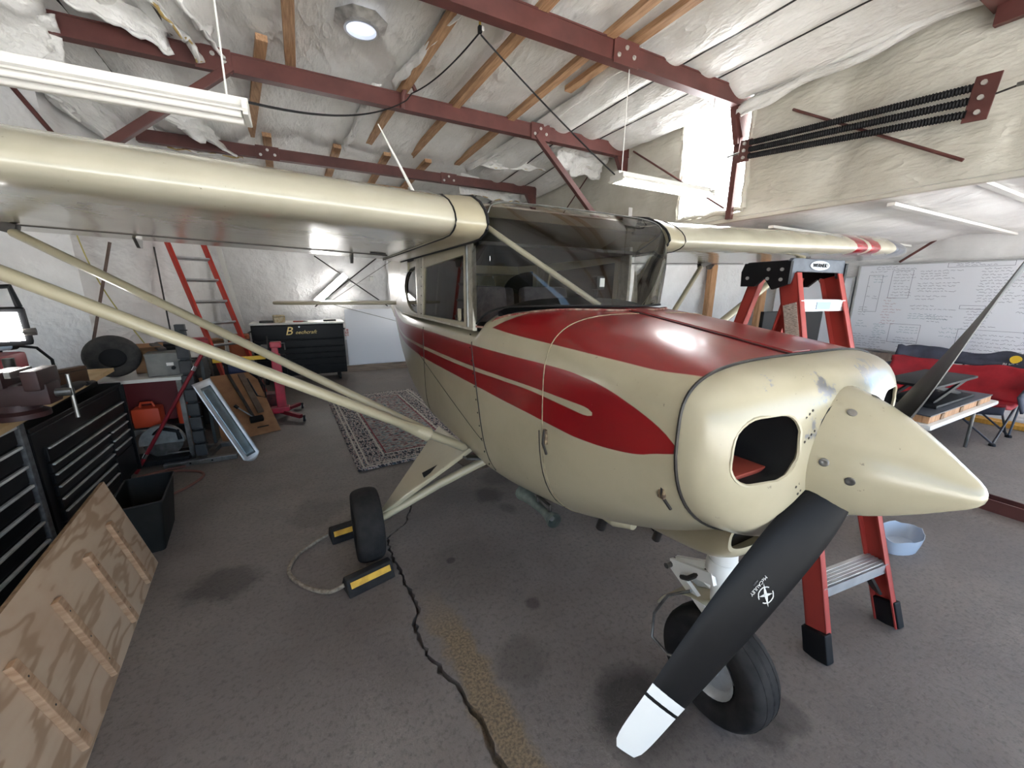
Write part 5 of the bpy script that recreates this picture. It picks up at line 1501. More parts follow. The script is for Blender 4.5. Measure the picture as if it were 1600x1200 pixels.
# leaning plywood sheet with battens
A = Vector((-2.145, 2.515, .0)); B = Vector((-2.0125, 1.00, .0))
du = (B-A).normalized(); nrm_h = Vector((du.y, -du.x, 0)).normalized()   # towards the cabinets
if nrm_h.x > 0: nrm_h = -nrm_h
up = (Vector((0, 0, .555))+nrm_h*.135).normalized(); Hs = .57
fn = du.cross(up).normalized()
if fn.x < 0: fn = -fn
M_PLY = newmat('plywood_face', srgb(204, 178, 150), .7)
def _ply():
    m = M_PLY
    g = nd(m, 'ShaderNodeNewGeometry')
    mp = nd(m, 'ShaderNodeMapping'); mp.inputs['Scale'].default_value = (7, 1.3, 6); mp.inputs['Rotation'].default_value = (0, 0, 0); lk(m, g.outputs['Position'], mp.inputs[0])
    n = nd(m, 'ShaderNodeTexNoise'); n.inputs['Scale'].default_value = 1.1; n.inputs['Detail'].default_value = 3; n.inputs['Distortion'].default_value = .25; lk(m, mp.outputs[0], n.inputs[0])
    rings_ = math_(m, 'SINE', math_(m, 'MULTIPLY', n.outputs['Fac'], 34))
    c = ramp(m, math_(m, 'MULTIPLY_ADD', rings_, .5, .5), [(.0, srgb(190, 166, 142)), (.72, srgb(186, 161, 136)), (.97, srgb(160, 132, 106))])
    c = mixc(m, math_(m, 'MULTIPLY', ramp(m, noise_tex(m, 3, 5), [(.45, (0, 0, 0, 1)), (.7, (1, 1, 1, 1))]), .35), c, srgb(160, 126, 100))
    lk(m, c, bsdf(m).inputs['Base Color'])
_ply()
t = thing('plywood_panel', 'plywood sheet with four wooden cleats leaning in the left foreground', 'panel', (A+B)/2)
LS = (B-A).length
Mx = Matrix((du, up, fn)).transposed().to_4x4(); Mx.translation = A
obj('sheet', MB().box((LS/2, Hs/2, -.009), (LS, Hs, .018)).xf(Mx), M_PLY, t)
obj('top_edge', MB().box((LS/2, Hs+.0005, -.009), (LS, .001, .018)).xf(Mx), M_PLYE, t)
M_CLEAT = mottled('cleat_pine', srgb(182, 150, 120), srgb(150, 116, 88), 6, .75, 0, .1, stretch=(2, 2, 9))
for (s_, t0, t1) in ((.228, .03, .425), (.523, .03, .432), (.835, .034, .44), (1.15, .04, .455)):
    cl_ = obj('cleat', MB().box((s_, (t0+t1)/2, .011), (.038, t1-t0, .022), bev=.003).xf(Mx), M_CLEAT, t)
    for q_ in (.18, .5, .84):
        obj('nail_hole', MB().lathe([(.0215, .004), (.0225, .004)], (s_, lerp(t0, t1, q_), 0), 'z', 6).xf(Mx), M_DARKST, cl_)
# waste bin
t = thing('waste_bin', 'open black rectangular waste bin beside the tool chest', 'bin', (-2.25, 2.83, 0))
def rq(cx, cy, w, d, z, rz=R(6)):
    c_, s_ = math.cos(rz), math.sin(rz)
    return [Vector((cx+a*c_-b*s_, cy+a*s_+b*c_, z)) for a, b in rrect(0, 0, w, d, .02, 3)]
m_ = MB().loft([rq(-2.26, 2.83, .20, .40, .002), rq(-2.245, 2.83, .245, .47, .335), rq(-2.245, 2.83, .235, .46, .335), rq(-2.26, 2.83, .19, .39, .012)])
obj('bin_shell', m_, mottled('bin_black', srgb(20, 21, 19), srgb(31, 31, 29), 8, .6, spec=.2), t, smooth=True)
obj('bin_rim', MB().tube(rq(-2.245, 2.83, .245, .47, .335), .006, 6, closed=True), M_BLACK, t, smooth=True)
# shelf with tyre and boxes
t = thing('side_shelf', 'white topped low shelf carrying a tyre and a grey box', 'shelf', (-2.62, 4.42, 0))
obj('shelf_top', MB().box((-2.62, 4.42, .785), (.72, .52, .03), bev=.004), M_WHITEP, t)
for (x, y) in ((-2.93, 4.22), (-2.30, 4.22), (-2.93, 4.62), (-2.30, 4.62)): obj('leg', MB().box((x, y, .385), (.035, .035, .77)), M_STEEL, t)
obj('lower_shelf', MB().box((-2.62, 4.54, .30), (.66, .28, .02)), M_DARKST, t)
prof = [(-.05, .085), (-.062, .11)]+[(-.062*math.cos(PI*k/12), .13+.055*math.sin(PI*k/12)**.6) for k in range(1, 12)]+[(.062, .11), (.05, .085)]
ty = MB().lathe(prof, (0, 0, 0), 'y', 36, cap=False)
Mt = Matrix.Translation((-2.745, 4.36, .985)) @ Matrix.Rotation(R(18), 4, 'Z') @ Matrix.Rotation(R(12), 4, 'X')
t = thing('spare_tyre', 'black spare tyre propped upright on the white shelf', 'tyre', (-2.745, 4.36, .80))
obj('tyre', ty.xf(Mt), M_RUBGRY, t, smooth=True); obj('wheel_disc', MB().lathe([(-.015, .088), (-.004, .05), (.004, .05), (.015, .088)], (0, 0, 0), 'y', 24).xf(Mt), M_DARK, t, smooth=True)
M_CARD = mottled('cardboard', srgb(160, 122, 88), srgb(134, 100, 70), 5, .85)
def carton(name, c, d, rz, mat, label, cat='box', flaps=True):
    t_ = thing(name, label, cat, (c[0], c[1], c[2]-d[2]/2))
    Mz = Matrix.Translation(c) @ Matrix.Rotation(rz, 4, 'Z')
    m_ = MB(); w_ = .006
    for (p, s_) in (((0, 0, -d[2]/2+w_/2), (d[0], d[1], w_)), ((-d[0]/2+w_/2, 0, 0), (w_, d[1], d[2])), ((d[0]/2-w_/2, 0, 0), (w_, d[1], d[2])), ((0, -d[1]/2+w_/2, 0), (d[0], w_, d[2])), ((0, d[1]/2-w_/2, 0), (d[0], w_, d[2]))): m_.box(p, s_)
    obj('box_shell', m_.xf(Mz), mat, t_)
    if flaps:
        for s_ in (-1, 1):
            f_ = MB().box((0, s_*(d[1]/2+.03), d[2]/2+.015), (d[0], .08, .004), rot=(s_*R(28), 0, 0)); obj('flap', f_.xf(Mz), mat, t_)
    else:
        obj('lid', MB().box((0, 0, d[2]/2+.005), (d[0]+.008, d[1]+.008, .014), bev=.003).xf(Mz), mat, t_)
    return t_
carton('cardboard_box', (-2.565, 4.585, .905), (.20, .20, .21), R(10), M_CARD, 'open cardboard box behind the tyre on the shelf')
g_ = carton('metal_box', (-2.40, 4.36, .895), (.235, .22, .19), R(6), mottled('grey_box', srgb(120, 120, 114), srgb(98, 98, 94), 8, .5), 'grey metal junction box on the white shelf', flaps=False)
obj('knob', MB().tube([(-2.325, 4.252, .87), (-2.323, 4.235, .87)], .016, 12), M_BLACK, g_); obj('rating_label', MB().box((-2.345, 4.2475, .905), (.05, .002, .028), rot=(0, 0, R(6))), M_PAPER, g_)
tag(obj('cable_duct', MB().box((-2.47, 4.5, 1.035), (.06, .24, .022), rot=(R(8), 0, R(28)), bev=.003), M_DARKST), 'dark grey channel lying on top of the grey metal box', 'channel')
# under the shelf
M_ORG = newmat('orange_plastic', srgb(214, 78, 44), .5); M_REDB = newmat('dark_red_bin', srgb(96, 20, 26), .5)
t = thing('orange_tool_case', 'orange tool case under the white shelf behind the saw', 'case', (-2.62, 4.45, .31))
obj('case_body', MB().box((-2.62, 4.45, .40), (.20, .16, .18), bev=.02), M_ORG, t, smooth=True); obj('case_handle', MB().tube([(-2.67, 4.45, .49), (-2.66, 4.45, .53), (-2.58, 4.45, .53), (-2.57, 4.45, .49)], .012, 8), M_ORG, t, smooth=True)
t = thing('storage_crate', 'dark red storage crate at the back under the shelf', 'crate', (-2.60, 4.62, .31))
obj('crate_body', MB().box((-2.60, 4.60, .53), (.40, .10, .42), bev=.01), M_REDB, t); obj('crate_rim', MB().box((-2.60, 4.58, .735), (.42, .12, .02), bev=.006), M_REDB, t)
t = thing('orange_bottle', 'orange canister beside the black rack under the shelf', 'canister', (-2.36, 4.42, .31))
obj('canister_body', MB().lathe([(.31, .045), (.50, .045), (.53, .03), (.54, .02)], (-2.36, 4.42, 0), 'z', 16), M_ORG, t, smooth=True); obj('cap', MB().lathe([(.54, .018), (.57, .018)], (-2.36, 4.42, 0), 'z', 12), M_BLACK, t)
t = thing('leaning_poster', 'white printed poster board leaning behind the tool chest', 'poster', (-2.74, 4.16, 0))
obj('board', MB().box((-2.765, 4.17, .50), (.13, .012, .42), rot=(R(-4), 0, R(-4))), M_PAPER, t)
obj('figure_print', MB().box((-2.76, 4.163, .47), (.035, .004, .2), rot=(R(-4), R(10), R(-4))), M_DARKST, t)
# cut-off saw on the floor
t = thing('chop_saw', 'grey and black cut-off saw standing on the floor', 'saw', (-2.53, 4.27, 0))
obj('saw_base', MB().box((-2.53, 4.25, .045), (.44, .26, .045), bev=.008), M_BLACK, t)
grd = MB()
rgs = []
for yy, k_ in ((4.22, .9), (4.21, 1), (4.27, 1), (4.26, .9)):
    rgs.append([Vector((-2.5+.16*k_*math.cos(a), yy, .20+.16*k_*math.sin(a))) for a in [R(-5+190*i/20) for i in range(21)]]+[Vector((-2.5, yy, .19))])
grd.loft(rgs)
obj('blade_guard', grd, mottled('guard_grey', srgb(150, 152, 150), srgb(120, 122, 120), 12, .5), t, smooth=True)
obj('motor', MB().lathe([(4.27, .06), (4.28, .065), (4.42, .065), (4.43, .05)], (-2.57, 0, .19), 'y', 16), M_DARKST, t, smooth=True)
obj('handle', MB().tube([(-2.57, 4.24, .27), (-2.49, 4.22, .33), (-2.38, 4.22, .29), (-2.37, 4.22, .21)], .018, 10), M_BLACK, t, smooth=True)
obj('blade', MB().lathe([(4.235, .145), (4.245, .145)], (-2.5, 0, .20), 'y', 28), M_STEEL, t)
obj('vise_screw', MB().tube([(-2.31, 4.17, .10), (-2.47, 4.17, .10)], .010, 8), M_STEEL, t)
# slotted black rack
t = thing('parts_rack', 'black slotted upright rack on a steel base', 'rack', (-2.20, 4.10, 0))
M_RACK = mottled('rack_black', srgb(42, 44, 46), srgb(56, 58, 60), 12, .6)
obj('upright', MB().box((-2.20, 4.12, .66), (.07, .05, 1.20), bev=.004), M_RACK, t)
for k in range(9):
    obj('rack_block', MB().box((-2.20, 4.075, .13+.128*k), (.085, .04, .108), bev=.008), M_RACK, t)
    obj('slot_lip', MB().box((-2.165, 4.06, .19+.128*k), (.05, .012, .008)), M_BLACK, t)
obj('base_bar', MB().box((-2.21, 4.07, .022), (.54, .055, .044), bev=.004), M_STEEL, t)
obj('base_bar', MB().bar((-2.20, 4.10, .022), (-2.14, 4.45, .022), .05, .044), M_STEEL, t)
obj('base_bar', MB().box((-2.20, 4.46, .022), (.46, .05, .044), bev=.004), M_STEEL, t)
obj('side_plate', MB().box((-2.10, 4.22, .55), (.025, .18, .80), bev=.004), newmat('dark_green_plate', srgb(30, 38, 38), .5), t)
for (dx, dz) in ((-.08, 0), (.08, 0)): obj('bolt_hole', MB().lathe([(4.0415, .008), (4.0425, .008)], (-2.21+dx, 0, .022), 'y', 8), M_BLACK, t)
# red bar and hose
t = thing('red_bar', 'long dark red bar leaning across the rack', 'bar', (-2.65, 4.02, 0))
PA_, PB_ = Vector((-2.66, 4.03, .012)), Vector((-2.03, 4.02, 1.06))
obj('bar_shaft', MB().tube([PA_, PB_], .015, 10), newmat('bar_red', srgb(122, 20, 32), .4), t, smooth=True)
for q_ in (.12, .82): obj('silver_collar', MB().tube([PA_.lerp(PB_, q_), PA_.lerp(PB_, q_+.035)], .0175, 10), M_CHROME, t, smooth=True)
P_ = [Vector(p) for p in ((-2.32, 4.02, .012), (-2.45, 4.0, .012), (-2.62, 3.92, .012), (-2.42, 3.95, .012), (-2.22, 3.86, .012), (-2.14, 3.72, .012), (-2.22, 3.52, .012), (-2.36, 3.38, .012))]
tag(obj('air_hose', MB().tube([bez3(P_, i/50) for i in range(51)], .010, 8), newmat('hose_brown', srgb(120, 78, 66), .6), None, smooth=True), 'brown air hose looping over the floor by the bin', 'hose')
# aluminium fairing leaning on the rack
t = thing('metal_fairing', 'long bright aluminium fairing panel leaning against the rack', 'fairing panel', (-1.80, 3.93, 0))
Bq, Tq = Vector((-1.79, 3.90, .012)), Vector((-2.105, 4.02, .77))
ad = (Tq-Bq); Lf = ad.length; ad.normalize()
aw = Vector((.80, .55, .25)); aw = (aw-ad*aw.dot(ad)).normalized(); an = ad.cross(aw)
def fp(u, v, k=0):
    w_ = .075*(1-.0*v)
    rnd = 0 if v > .06 else .05*(1-v/.06)*abs(2*u-1)**2
    return Bq+ad*(v*Lf+rnd)+aw*(lerp(-w_, w_, u))+an*(.012*math.cos(PI*(u-.5))*1+k)
obj('fairing_skin', MB().grid(lambda u, v: fp(u, v), 12, 30), M_ALU, t, smooth=True, mods=(('SOLIDIFY', dict(thickness=.006)),))
obj('inner_channel', MB().grid(lambda u, v: fp(lerp(.26, .80, u), lerp(.07, .93, v), -.008), 8, 24), mottled('duct_grey', srgb(126, 140, 146), srgb(96, 108, 112), 9, .25, .6), t, smooth=True, mods=(('SOLIDIFY', dict(thickness=.003)),))
obj('inner_channel_front', MB().grid(lambda u, v: fp(lerp(.26, .80, u), lerp(.07, .93, v), .008), 8, 24), mottled('duct_grey2', srgb(126, 140, 146), srgb(96, 108, 112), 9, .25, .6), t, smooth=True, mods=(('SOLIDIFY', dict(thickness=.003)),))
# brown board with clamps
t = thing('brown_board', 'brown fibreboard leaning back behind the aluminium fairing', 'board', (-1.85, 4.7, 0))
C4 = [Vector((-2.12, 4.56, .005)), Vector((-1.61, 4.74, .005)), Vector((-1.86, 5.42, .58)), Vector((-2.37, 5.24, .58))]
bn = (C4[1]-C4[0]).cross(C4[3]-C4[0]).normalized()
m_ = MB(); m_.add([p for p in C4]+[p-bn*.015 for p in C4], [[0, 1, 2, 3], [7, 6, 5, 4], [0, 4, 5, 1], [1, 5, 6, 2], [2, 6, 7, 3], [3, 7, 4, 0]])
obj('board_sheet', m_, mottled('fibreboard', srgb(156, 112, 76), srgb(128, 90, 60), 6, .7), t)
obj('pencil_marks', MB().box(C4[0].lerp(C4[1], .72)+(C4[3]-C4[0])*.10+bn*.001, (.11, .008, .02), rot=Matrix(((C4[1]-C4[0]).normalized(), bn.cross((C4[1]-C4[0]).normalized()), bn)).transposed()), M_DARKST, t)
def bq(u, v, h=.02): return C4[0].lerp(C4[1], u)+(C4[3]-C4[0])*v+bn*h
t = thing('bar_clamp', 'black bar clamp lying on the brown board', 'clamp', bq(.6, .3, 0))
obj('clamp_bar', MB().bar(bq(.50, .97, .03), bq(.62, .22, .03), .03, .012, up=bn), M_DARKST, t); obj('clamp_jaw', MB().box(bq(.65, .20, .04), (.13, .06, .05), rot=(R(35), 0, R(20)), bev=.008), M_BLACK, t)
obj('clamp_screw', MB().tube([bq(.62, .24, .03), bq(.38, .38, .10)], .008, 8), M_STEEL, t); obj('clamp_handle', MB().tube([bq(.40, .37, .09), bq(.35, .40, .11)], .018, 8), M_BLACK, t)
tag(obj('timber_batten', MB().bar(bq(.72, .95, .03), bq(.78, .30, .03), .06, .025, up=bn), mottled('grey_batten', srgb(110, 92, 78), srgb(86, 70, 58), 8, .8)), 'weathered batten lying beside the black bar clamp', 'batten')
hs = [bq(.80, .86, .03), bq(.84, .55, .04), bq(.97, .48, .06), bq(1.02, .66, .08), bq(.98, .80, .08)]
t = thing('hacksaw', 'black hacksaw frame hooked over the brown board', 'hacksaw', bq(.9, .6, 0))
obj('saw_frame', MB().tube(hs, .010, 8), M_BLACK, t, smooth=True); obj('saw_grip', MB().tube([bq(.98, .80, .08), bq(.88, .90, .09)], .018, 8), M_BLACK, t, smooth=True)
# red engine stand / jack
t = thing('jack_stand', 'pinkish red wheeled jack stand in front of the tool chest', 'jack', (-1.60, 5.25, 0))
M_JACK = mottled('jack_red', srgb(186, 32, 58), srgb(150, 24, 44), 8, .4)
obj('post', MB().box((-1.60, 5.25, .47), (.10, .09, .66), bev=.01), M_JACK, t); obj('inner_post', MB().box((-1.60, 5.25, .84), (.07, .065, .16), bev=.006), M_JACK, t)
obj('head', MB().box((-1.585, 5.24, .915), (.12, .10, .07), bev=.012), M_JACK, t); obj('pin', MB().tube([(-1.66, 5.2, .86), (-1.66, 5.2, 1.02)], .009, 8), M_DARKST, t)
obj('crank', MB().tube([(-1.53, 5.22, .93), (-1.49, 5.22, .93), (-1.49, 5.22, .85)], .008, 8), M_STEEL, t); obj('gear_box', MB().box((-1.70, 5.26, .85), (.08, .10, .13), bev=.01), M_DARKST, t)
obj('foot_block', MB().box((-1.62, 5.23, .115), (.20, .12, .07), bev=.01), M_JACK, t)
for (a, b) in (((-1.62, 5.25, .085), (-1.40, 4.99, .06)), ((-1.62, 5.25, .085), (-1.42, 5.60, .06)), ((-1.64, 5.25, .085), (-2.05, 5.30, .06))):
    lg_ = obj('leg', MB().bar(a, b, .05, .045, bev=.005), newmat('jack_leg_red', srgb(118, 26, 36), .5) if a[0] > -1.63 else M_JACK, t)
    w_ = Vector(b)
    obj('caster', MB().lathe([(-.014, .034), (-.012, .038), (.012, .038), (.014, .034)], (w_.x+.03, w_.y-.02, .038), 'x', 16), M_RUBBER, lg_, smooth=True); obj('caster_hub', MB().lathe([(-.017, .016), (.017, .016)], (w_.x+.03, w_.y-.02, .038), 'x', 12), M_ALU, lg_)
t = thing('engine_cylinders', 'rusty dark red machine parts heaped beside the red jack stand', 'machine part', (-1.72, 5.55, 0))
obj('casting', MB().box((-1.72, 5.55, .14), (.22, .2, .26), bev=.04), mottled('rust_red', srgb(104, 44, 44), srgb(70, 36, 36), 14, .7), t, smooth=True); obj('tube', MB().tube([(-1.62, 5.62, .04), (-1.60, 5.66, .32)], .04, 12), mottled('rust_red2', srgb(120, 60, 58), srgb(80, 44, 44), 14, .7), t, smooth=True)
# ================================================================== BACK OF THE TAIL BAY
t = thing('rolling_toolbox', 'wide black rolling toolbox with a gold script name at the back wall', 'tool cabinet', (-1.3, 7.5, 0))
TX0, TX1, TY = -2.02, -.66, 7.22
tw = TX1-TX0; tc_ = (TX0+TX1)/2
obj('cabinet_body', MB().box((tc_, TY+.27, .565), (tw, .52, .86), bev=.01), M_BLACKG, t)
obj('work_top', MB().box((tc_, TY+.26, 1.01), (tw+.03, .56, .03), bev=.005), M_WHITEP, t)
dd = []
d = obj('lid_drawer', MB().box((tc_, TY-.004, .87), (tw-.03, .03, .22), bev=.006), M_BLACKG, t); obj('lock', MB().lathe([(TY-.026, .012), (TY-.018, .012)], (tc_, 0, .955), 'y', 10), M_ALU, d)
for (z0, z1) in ((.63, .75), (.53, .62), (.43, .52), (.31, .42), (.16, .30)):
    for (xa, xb) in ((TX0+.02, TX0+.44), (TX0+.45, TX1-.02)):
        d = obj('drawer', MB().box(((xa+xb)/2, TY-.004, (z0+z1)/2), (xb-xa-.008, .028, z1-z0-.006), bev=.005), M_BLACKG, t)
        obj('drawer_pull', MB().box(((xa+xb)/2, TY-.022, z1-.016), (xb-xa-.02, .014, .012), bev=.003), M_BLACK, d)
for x in (TX0-.03, TX1+.03):
    obj('side_handle', MB().tube([(x-.0, TY+.08, .86), (x+(.03 if x > tc_ else -.03), TY+.08, .86), (x+(.03 if x > tc_ else -.03), TY+.44, .86), (x, TY+.44, .86)], .012, 8), M_BLACK, t, smooth=True)
for x in (TX0+.12, TX1-.12):
    for y in (TY+.10, TY+.44): obj('caster', MB().lathe([(-.02, .055), (-.018, .062), (.018, .062), (.02, .055)], (x, y, .0625), 'x', 18), M_RUBBER, t, smooth=True)
text_mesh('eechcraft', .085, newmat('gold_script', srgb(206, 178, 112), .35, .5), frame((tc_+.09, TY-.022, .865), (1, 0, 0), (0, 0, 1)), 'script_name', t, .001, shear=.4)
text_mesh('B', .19, newmat('gold_script2', srgb(206, 178, 112), .35, .5), frame((tc_-.16, TY-.022, .885), (1, 0, 0), (0, 0, 1)), 'script_initial', t, .001, shear=.3)
obj('bottle_holder', MB().box((TX1+.045, TY+.04, .83), (.06, .07, .12), bev=.006), mottled('holder_print', srgb(220, 214, 210), srgb(170, 40, 50), 26, .6), t)
def small(name, c, d, mat, label, cat, rz=0):
    t_ = thing(name, label, cat, (c[0], c[1], c[2]-d[2]/2))
    obj('case', MB().box(c, d, rot=(0, 0, rz), bev=min(d)*.12), mat, t_); obj('lid_line', MB().box((c[0], c[1], c[2]+d[2]*.28), (d[0]*1.01, d[1]*1.01, d[2]*.05), rot=(0, 0, rz)), M_DARKST, t_)
    return t_
small('parts_carton', (-1.62, 7.36, 1.085), (.16, .14, .12), mottled('carton_gold', srgb(222, 214, 190), srgb(186, 160, 100), 20, .7), 'small white and gold carton on the toolbox top', 'box', R(12))
small('parts_tray', (-1.80, 7.40, 1.04), (.20, .16, .03), M_DARKST, 'flat dark tray at the left end of the toolbox top', 'tray')
small('instrument_tray', (-.86, 7.42, 1.04), (.20, .14, .03), M_DARKST, 'flat dark tray at the right end of the toolbox top', 'tray')
t = thing('red_pliers', 'red handled pliers lying on the toolbox top', 'pliers', (-1.30, 7.34, 1.025))
obj('handle', MB().tube([(-1.42, 7.34, 1.035), (-1.34, 7.33, 1.035), (-1.27, 7.345, 1.035)], .009, 8), M_FERED, t); obj('handle', MB().tube([(-1.42, 7.37, 1.035), (-1.34, 7.375, 1.035), (-1.27, 7.35, 1.035)], .009, 8), M_FERED, t); obj('jaw', MB().tube([(-1.27, 7.347, 1.035), (-1.20, 7.347, 1.035)], [.012, .005], 8), M_STEEL, t)
t = thing('sheet_board', 'tall glossy white sheet panel standing against the back wall', 'panel', (0, 7.93, 0))
obj('sheet', MB().box((.06, 7.94, .66), (1.25, .02, 1.08)), M_WHITE, t); obj('plinth_timber', MB().box((.05, 7.90, .055), (1.5, .10, .11), bev=.005), mottled('old_timber', srgb(150, 132, 116), srgb(120, 104, 90), 4, .8, stretch=(1, 12, 12)), t)
tag(obj('timber_prop', MB().bar((-2.09, 7.88, .02), (-2.40, 7.93, 2.5), .10, .06), M_WHITEP), 'white painted timber prop leaning beside the red extension ladder', 'timber')
t = thing('fabric_bundle', 'folded white vinyl sheeting heaped by the back wall near the tail', 'sheeting', (.52, 7.85, 0))
def fb(u, v): return Vector((lerp(.28, .72, u)+.05*nz(u*4, v*5, 1, 1), 8.0-.06*math.sin(PI*u)-.03*nz(u*6, v*7, 3, 1), lerp(1.28, 2.35, v)))
obj('sheet', MB().grid(fb, 14, 20), M_INSW, t, smooth=True, mods=(('SOLIDIFY', dict(thickness=.01)),)); obj('fold', MB().grid(lambda u, v: fb(u, v)+Vector((.05, -.06-.03*math.sin(9*u), -.0*u)), 10, 14), M_INSW, t, smooth=True, mods=(('SOLIDIFY', dict(thickness=.01)),))
small('outlet_box', (-.02, 8.0, 1.78), (.07, .03, .10), M_WHITEP, 'small grey outlet box on the back wall beside the cabin', 'outlet')
# leaning extension ladder
t = thing('extension_ladder', 'red orange fibreglass ladder leaning against the back left wall', 'ladder', (-2.0, 5.9, 0))
al = R(40); dr = Vector((math.cos(al), math.sin(al), 0))
base = Vector((-1.98, 6.0, 0)); top = Vector((-2.62, 6.76, 2.45))
rd = (top-base).normalized(); rd = (rd-dr*rd.dot(dr)).normalized(); Ll = 2.55
M_ORL = newmat('ladder_orange_red', srgb(188, 52, 38), .45)
rn = dr.cross(rd)
Rm = Matrix((dr, rn, rd)).transposed()
for s_ in (-1, 1):
    obj('side_rail', MB().box(base+rd*(Ll/2)+dr*(s_*.215), (.03, .075, Ll), rot=Rm, bev=.004), M_ORL, t); obj('foot', MB().box(base+rd*.04+dr*(s_*.215), (.045, .09, .09), rot=Rm, bev=.006), M_BLACK, t)
for k in range(8): obj('rung', MB().box(base+rd*(.30+.30*k), (.41, .07, .022), rot=Rm, bev=.004), M_ALU, t)
# clutter between rack and back wall
small('steel_trunk', (-2.44, 6.56, .36), (.30, .34, .72), M_DARKST, 'dark steel trunk standing behind the black rack', 'trunk', R(8))
small('blue_case', (-2.02, 5.63, .60), (.30, .22, .18), newmat('blue_case', srgb(28, 42, 84), .5), 'dark blue tool case behind the brown board', 'case', R(20))
small('support_cabinet', (-2.02, 5.63, .255), (.40, .26, .51), M_DARK, 'low black cupboard behind the brown board', 'cupboard', R(14))
small('white_bin', (-2.42, 5.45, .86), (.22, .2, .12), M_PAPER, 'white parts bin heaped behind the black rack', 'bin', R(-12))
small('red_case', (-2.40, 5.45, .965), (.26, .16, .09), newmat('red_case', srgb(150, 24, 34), .5), 'red tool case on the white parts bin', 'case', R(14))
small('parts_cupboard', (-2.50, 5.48, .40), (.44, .34, .80), M_DARKST, 'dark steel cupboard beside the left wall behind the shelf', 'cupboard', R(6))
small('black_case', (-2.68, 5.55, .88), (.22, .3, .16), M_BLACK, 'black plastic case on the dark cupboard by the wall', 'case', R(4))
small('brown_bag', (-2.43, 6.56, .80), (.24, .2, .16), M_CARD, 'brown paper parcel on the steel trunk behind the ladder', 'parcel', R(30))
small('orange_box', (-2.16, 7.0, .72), (.27, .24, .34), mottled('orange_wood', srgb(178, 92, 48), srgb(150, 74, 38), 6, .6), 'orange wooden box beside the wide black toolbox', 'box', R(4))
small('box_stand', (-2.16, 7.0, .275), (.34, .32, .55), M_DARK, 'black stand under the orange wooden box', 'stand')
t = thing('yellow_level', 'yellow builder level lying across the blue tool case', 'level', (-2.0, 5.8, .69))
obj('level_body', MB().bar((-2.28, 5.58, .712), (-1.74, 5.66, .712), .03, .05, bev=.004), newmat('level_yellow', srgb(226, 184, 40), .45), t); obj('vial', MB().box((-2.01, 5.62, .717), (.06, .032, .02)), M_PAPER, t)
t = thing('tool_tray', 'white tool tray with mixed tools behind the leaning red bar', 'tray', (-2.78, 4.98, 0))
obj('tray', MB().box((-2.53, 5.13, .74), (.34, .22, .02), bev=.004), M_PAPER, t); obj('leg_frame', MB().box((-2.53, 5.16, .37), (.30, .16, .72)), M_DARK, t); obj('drill', MB().tube([(-2.6, 5.1, .79), (-2.46, 5.08, .80)], .03, 10), M_FERED, t); obj('drill_grip', MB().tube([(-2.58, 5.1, .78), (-2.59, 5.08, .755)], .02, 8), M_BLACK, t); obj('chisel', MB().tube([(-2.44, 5.06, .76), (-2.28, 4.98, .80)], .008, 8), M_STEEL, t)
# ================================================================== ON THE BENCH
t = thing('bench_vise', 'heavy dark red bench vise bolted to the plywood bench', 'vise', (-2.56, 2.57, .93))
M_VISE = mottled('vise_maroon', srgb(54, 27, 27), srgb(42, 23, 23), 10, .55, .1)
obj('base', MB().lathe([(.93, .10), (.955, .10), (.97, .075), (1.0, .07)], (-2.54, 2.59, 0), 'z', 20), M_VISE, t, smooth=True)
obj('body', MB().box((-2.52, 2.59, 1.045), (.24, .13, .11), bev=.018), M_VISE, t, smooth=True); obj('rear_jaw', MB().box((-2.56, 2.59, 1.13), (.06, .19, .08), bev=.01), M_VISE, t, smooth=True); obj('front_jaw', MB().box((-2.44, 2.59, 1.12), (.06, .19, .10), bev=.01), M_VISE, t, smooth=True)
obj('jaw_plate', MB().box((-2.51, 2.59, 1.155), (.02, .18, .03)), M_STEEL, t); obj('anvil', MB().box((-2.66, 2.59, 1.10), (.12, .10, .05), bev=.008), M_VISE, t)
obj('screw', MB().tube([(-2.41, 2.59, 1.04), (-2.34, 2.59, 1.04)], .022, 12), M_STEEL, t); obj('handle', MB().tube([(-2.345, 2.59, 1.13), (-2.345, 2.59, .90)], .009, 8), M_STEEL, t)
t = thing('welder', 'red portable welder at the back of the bench', 'welder', (-2.92, 3.25, .93))
obj('case', MB().box((-2.93, 3.25, 1.06), (.22, .30, .22), bev=.02), newmat('welder_red', srgb(150, 24, 42), .4), t, smooth=True); obj('top_handle', MB().tube([(-2.93, 3.12, 1.17), (-2.93, 3.15, 1.215), (-2.93, 3.36, 1.215), (-2.93, 3.39, 1.17)], .014, 8), M_BLACK, t, smooth=True)
obj('front_panel', MB().box((-2.93, 3.097, 1.06), (.19, .006, .18)), M_PAPER, t); obj('torch', MB().tube([(-3.0, 3.1, 1.205), (-2.90, 3.42, 1.20)], .022, 10), newmat('torch_blue', srgb(176, 196, 214), .4), t, smooth=True); obj('torch_end', MB().tube([(-2.90, 3.42, 1.20), (-2.89, 3.46, 1.20)], .025, 10), M_BLACK, t)
obj('torch_cable', MB().tube([(-2.89, 3.46, 1.20), (-2.84, 3.56, 1.17), (-2.80, 3.60, 1.08), (-2.80, 3.60, .95)], .009, 8), M_BLACK, t, smooth=True)
t = thing('round_tin', 'yellow topped black tin standing on the bench', 'tin', (-2.74, 2.93, .93))
obj('tin_body', MB().lathe([(.93, .055), (1.02, .055)], (-2.74, 2.93, 0), 'z', 20), M_BLACK, t, smooth=True); obj('tin_lid', MB().lathe([(1.02, .058), (1.045, .058), (1.05, .05)], (-2.74, 2.93, 0), 'z', 20), newmat('tin_yellow', srgb(176, 160, 70), .5), t, smooth=True)
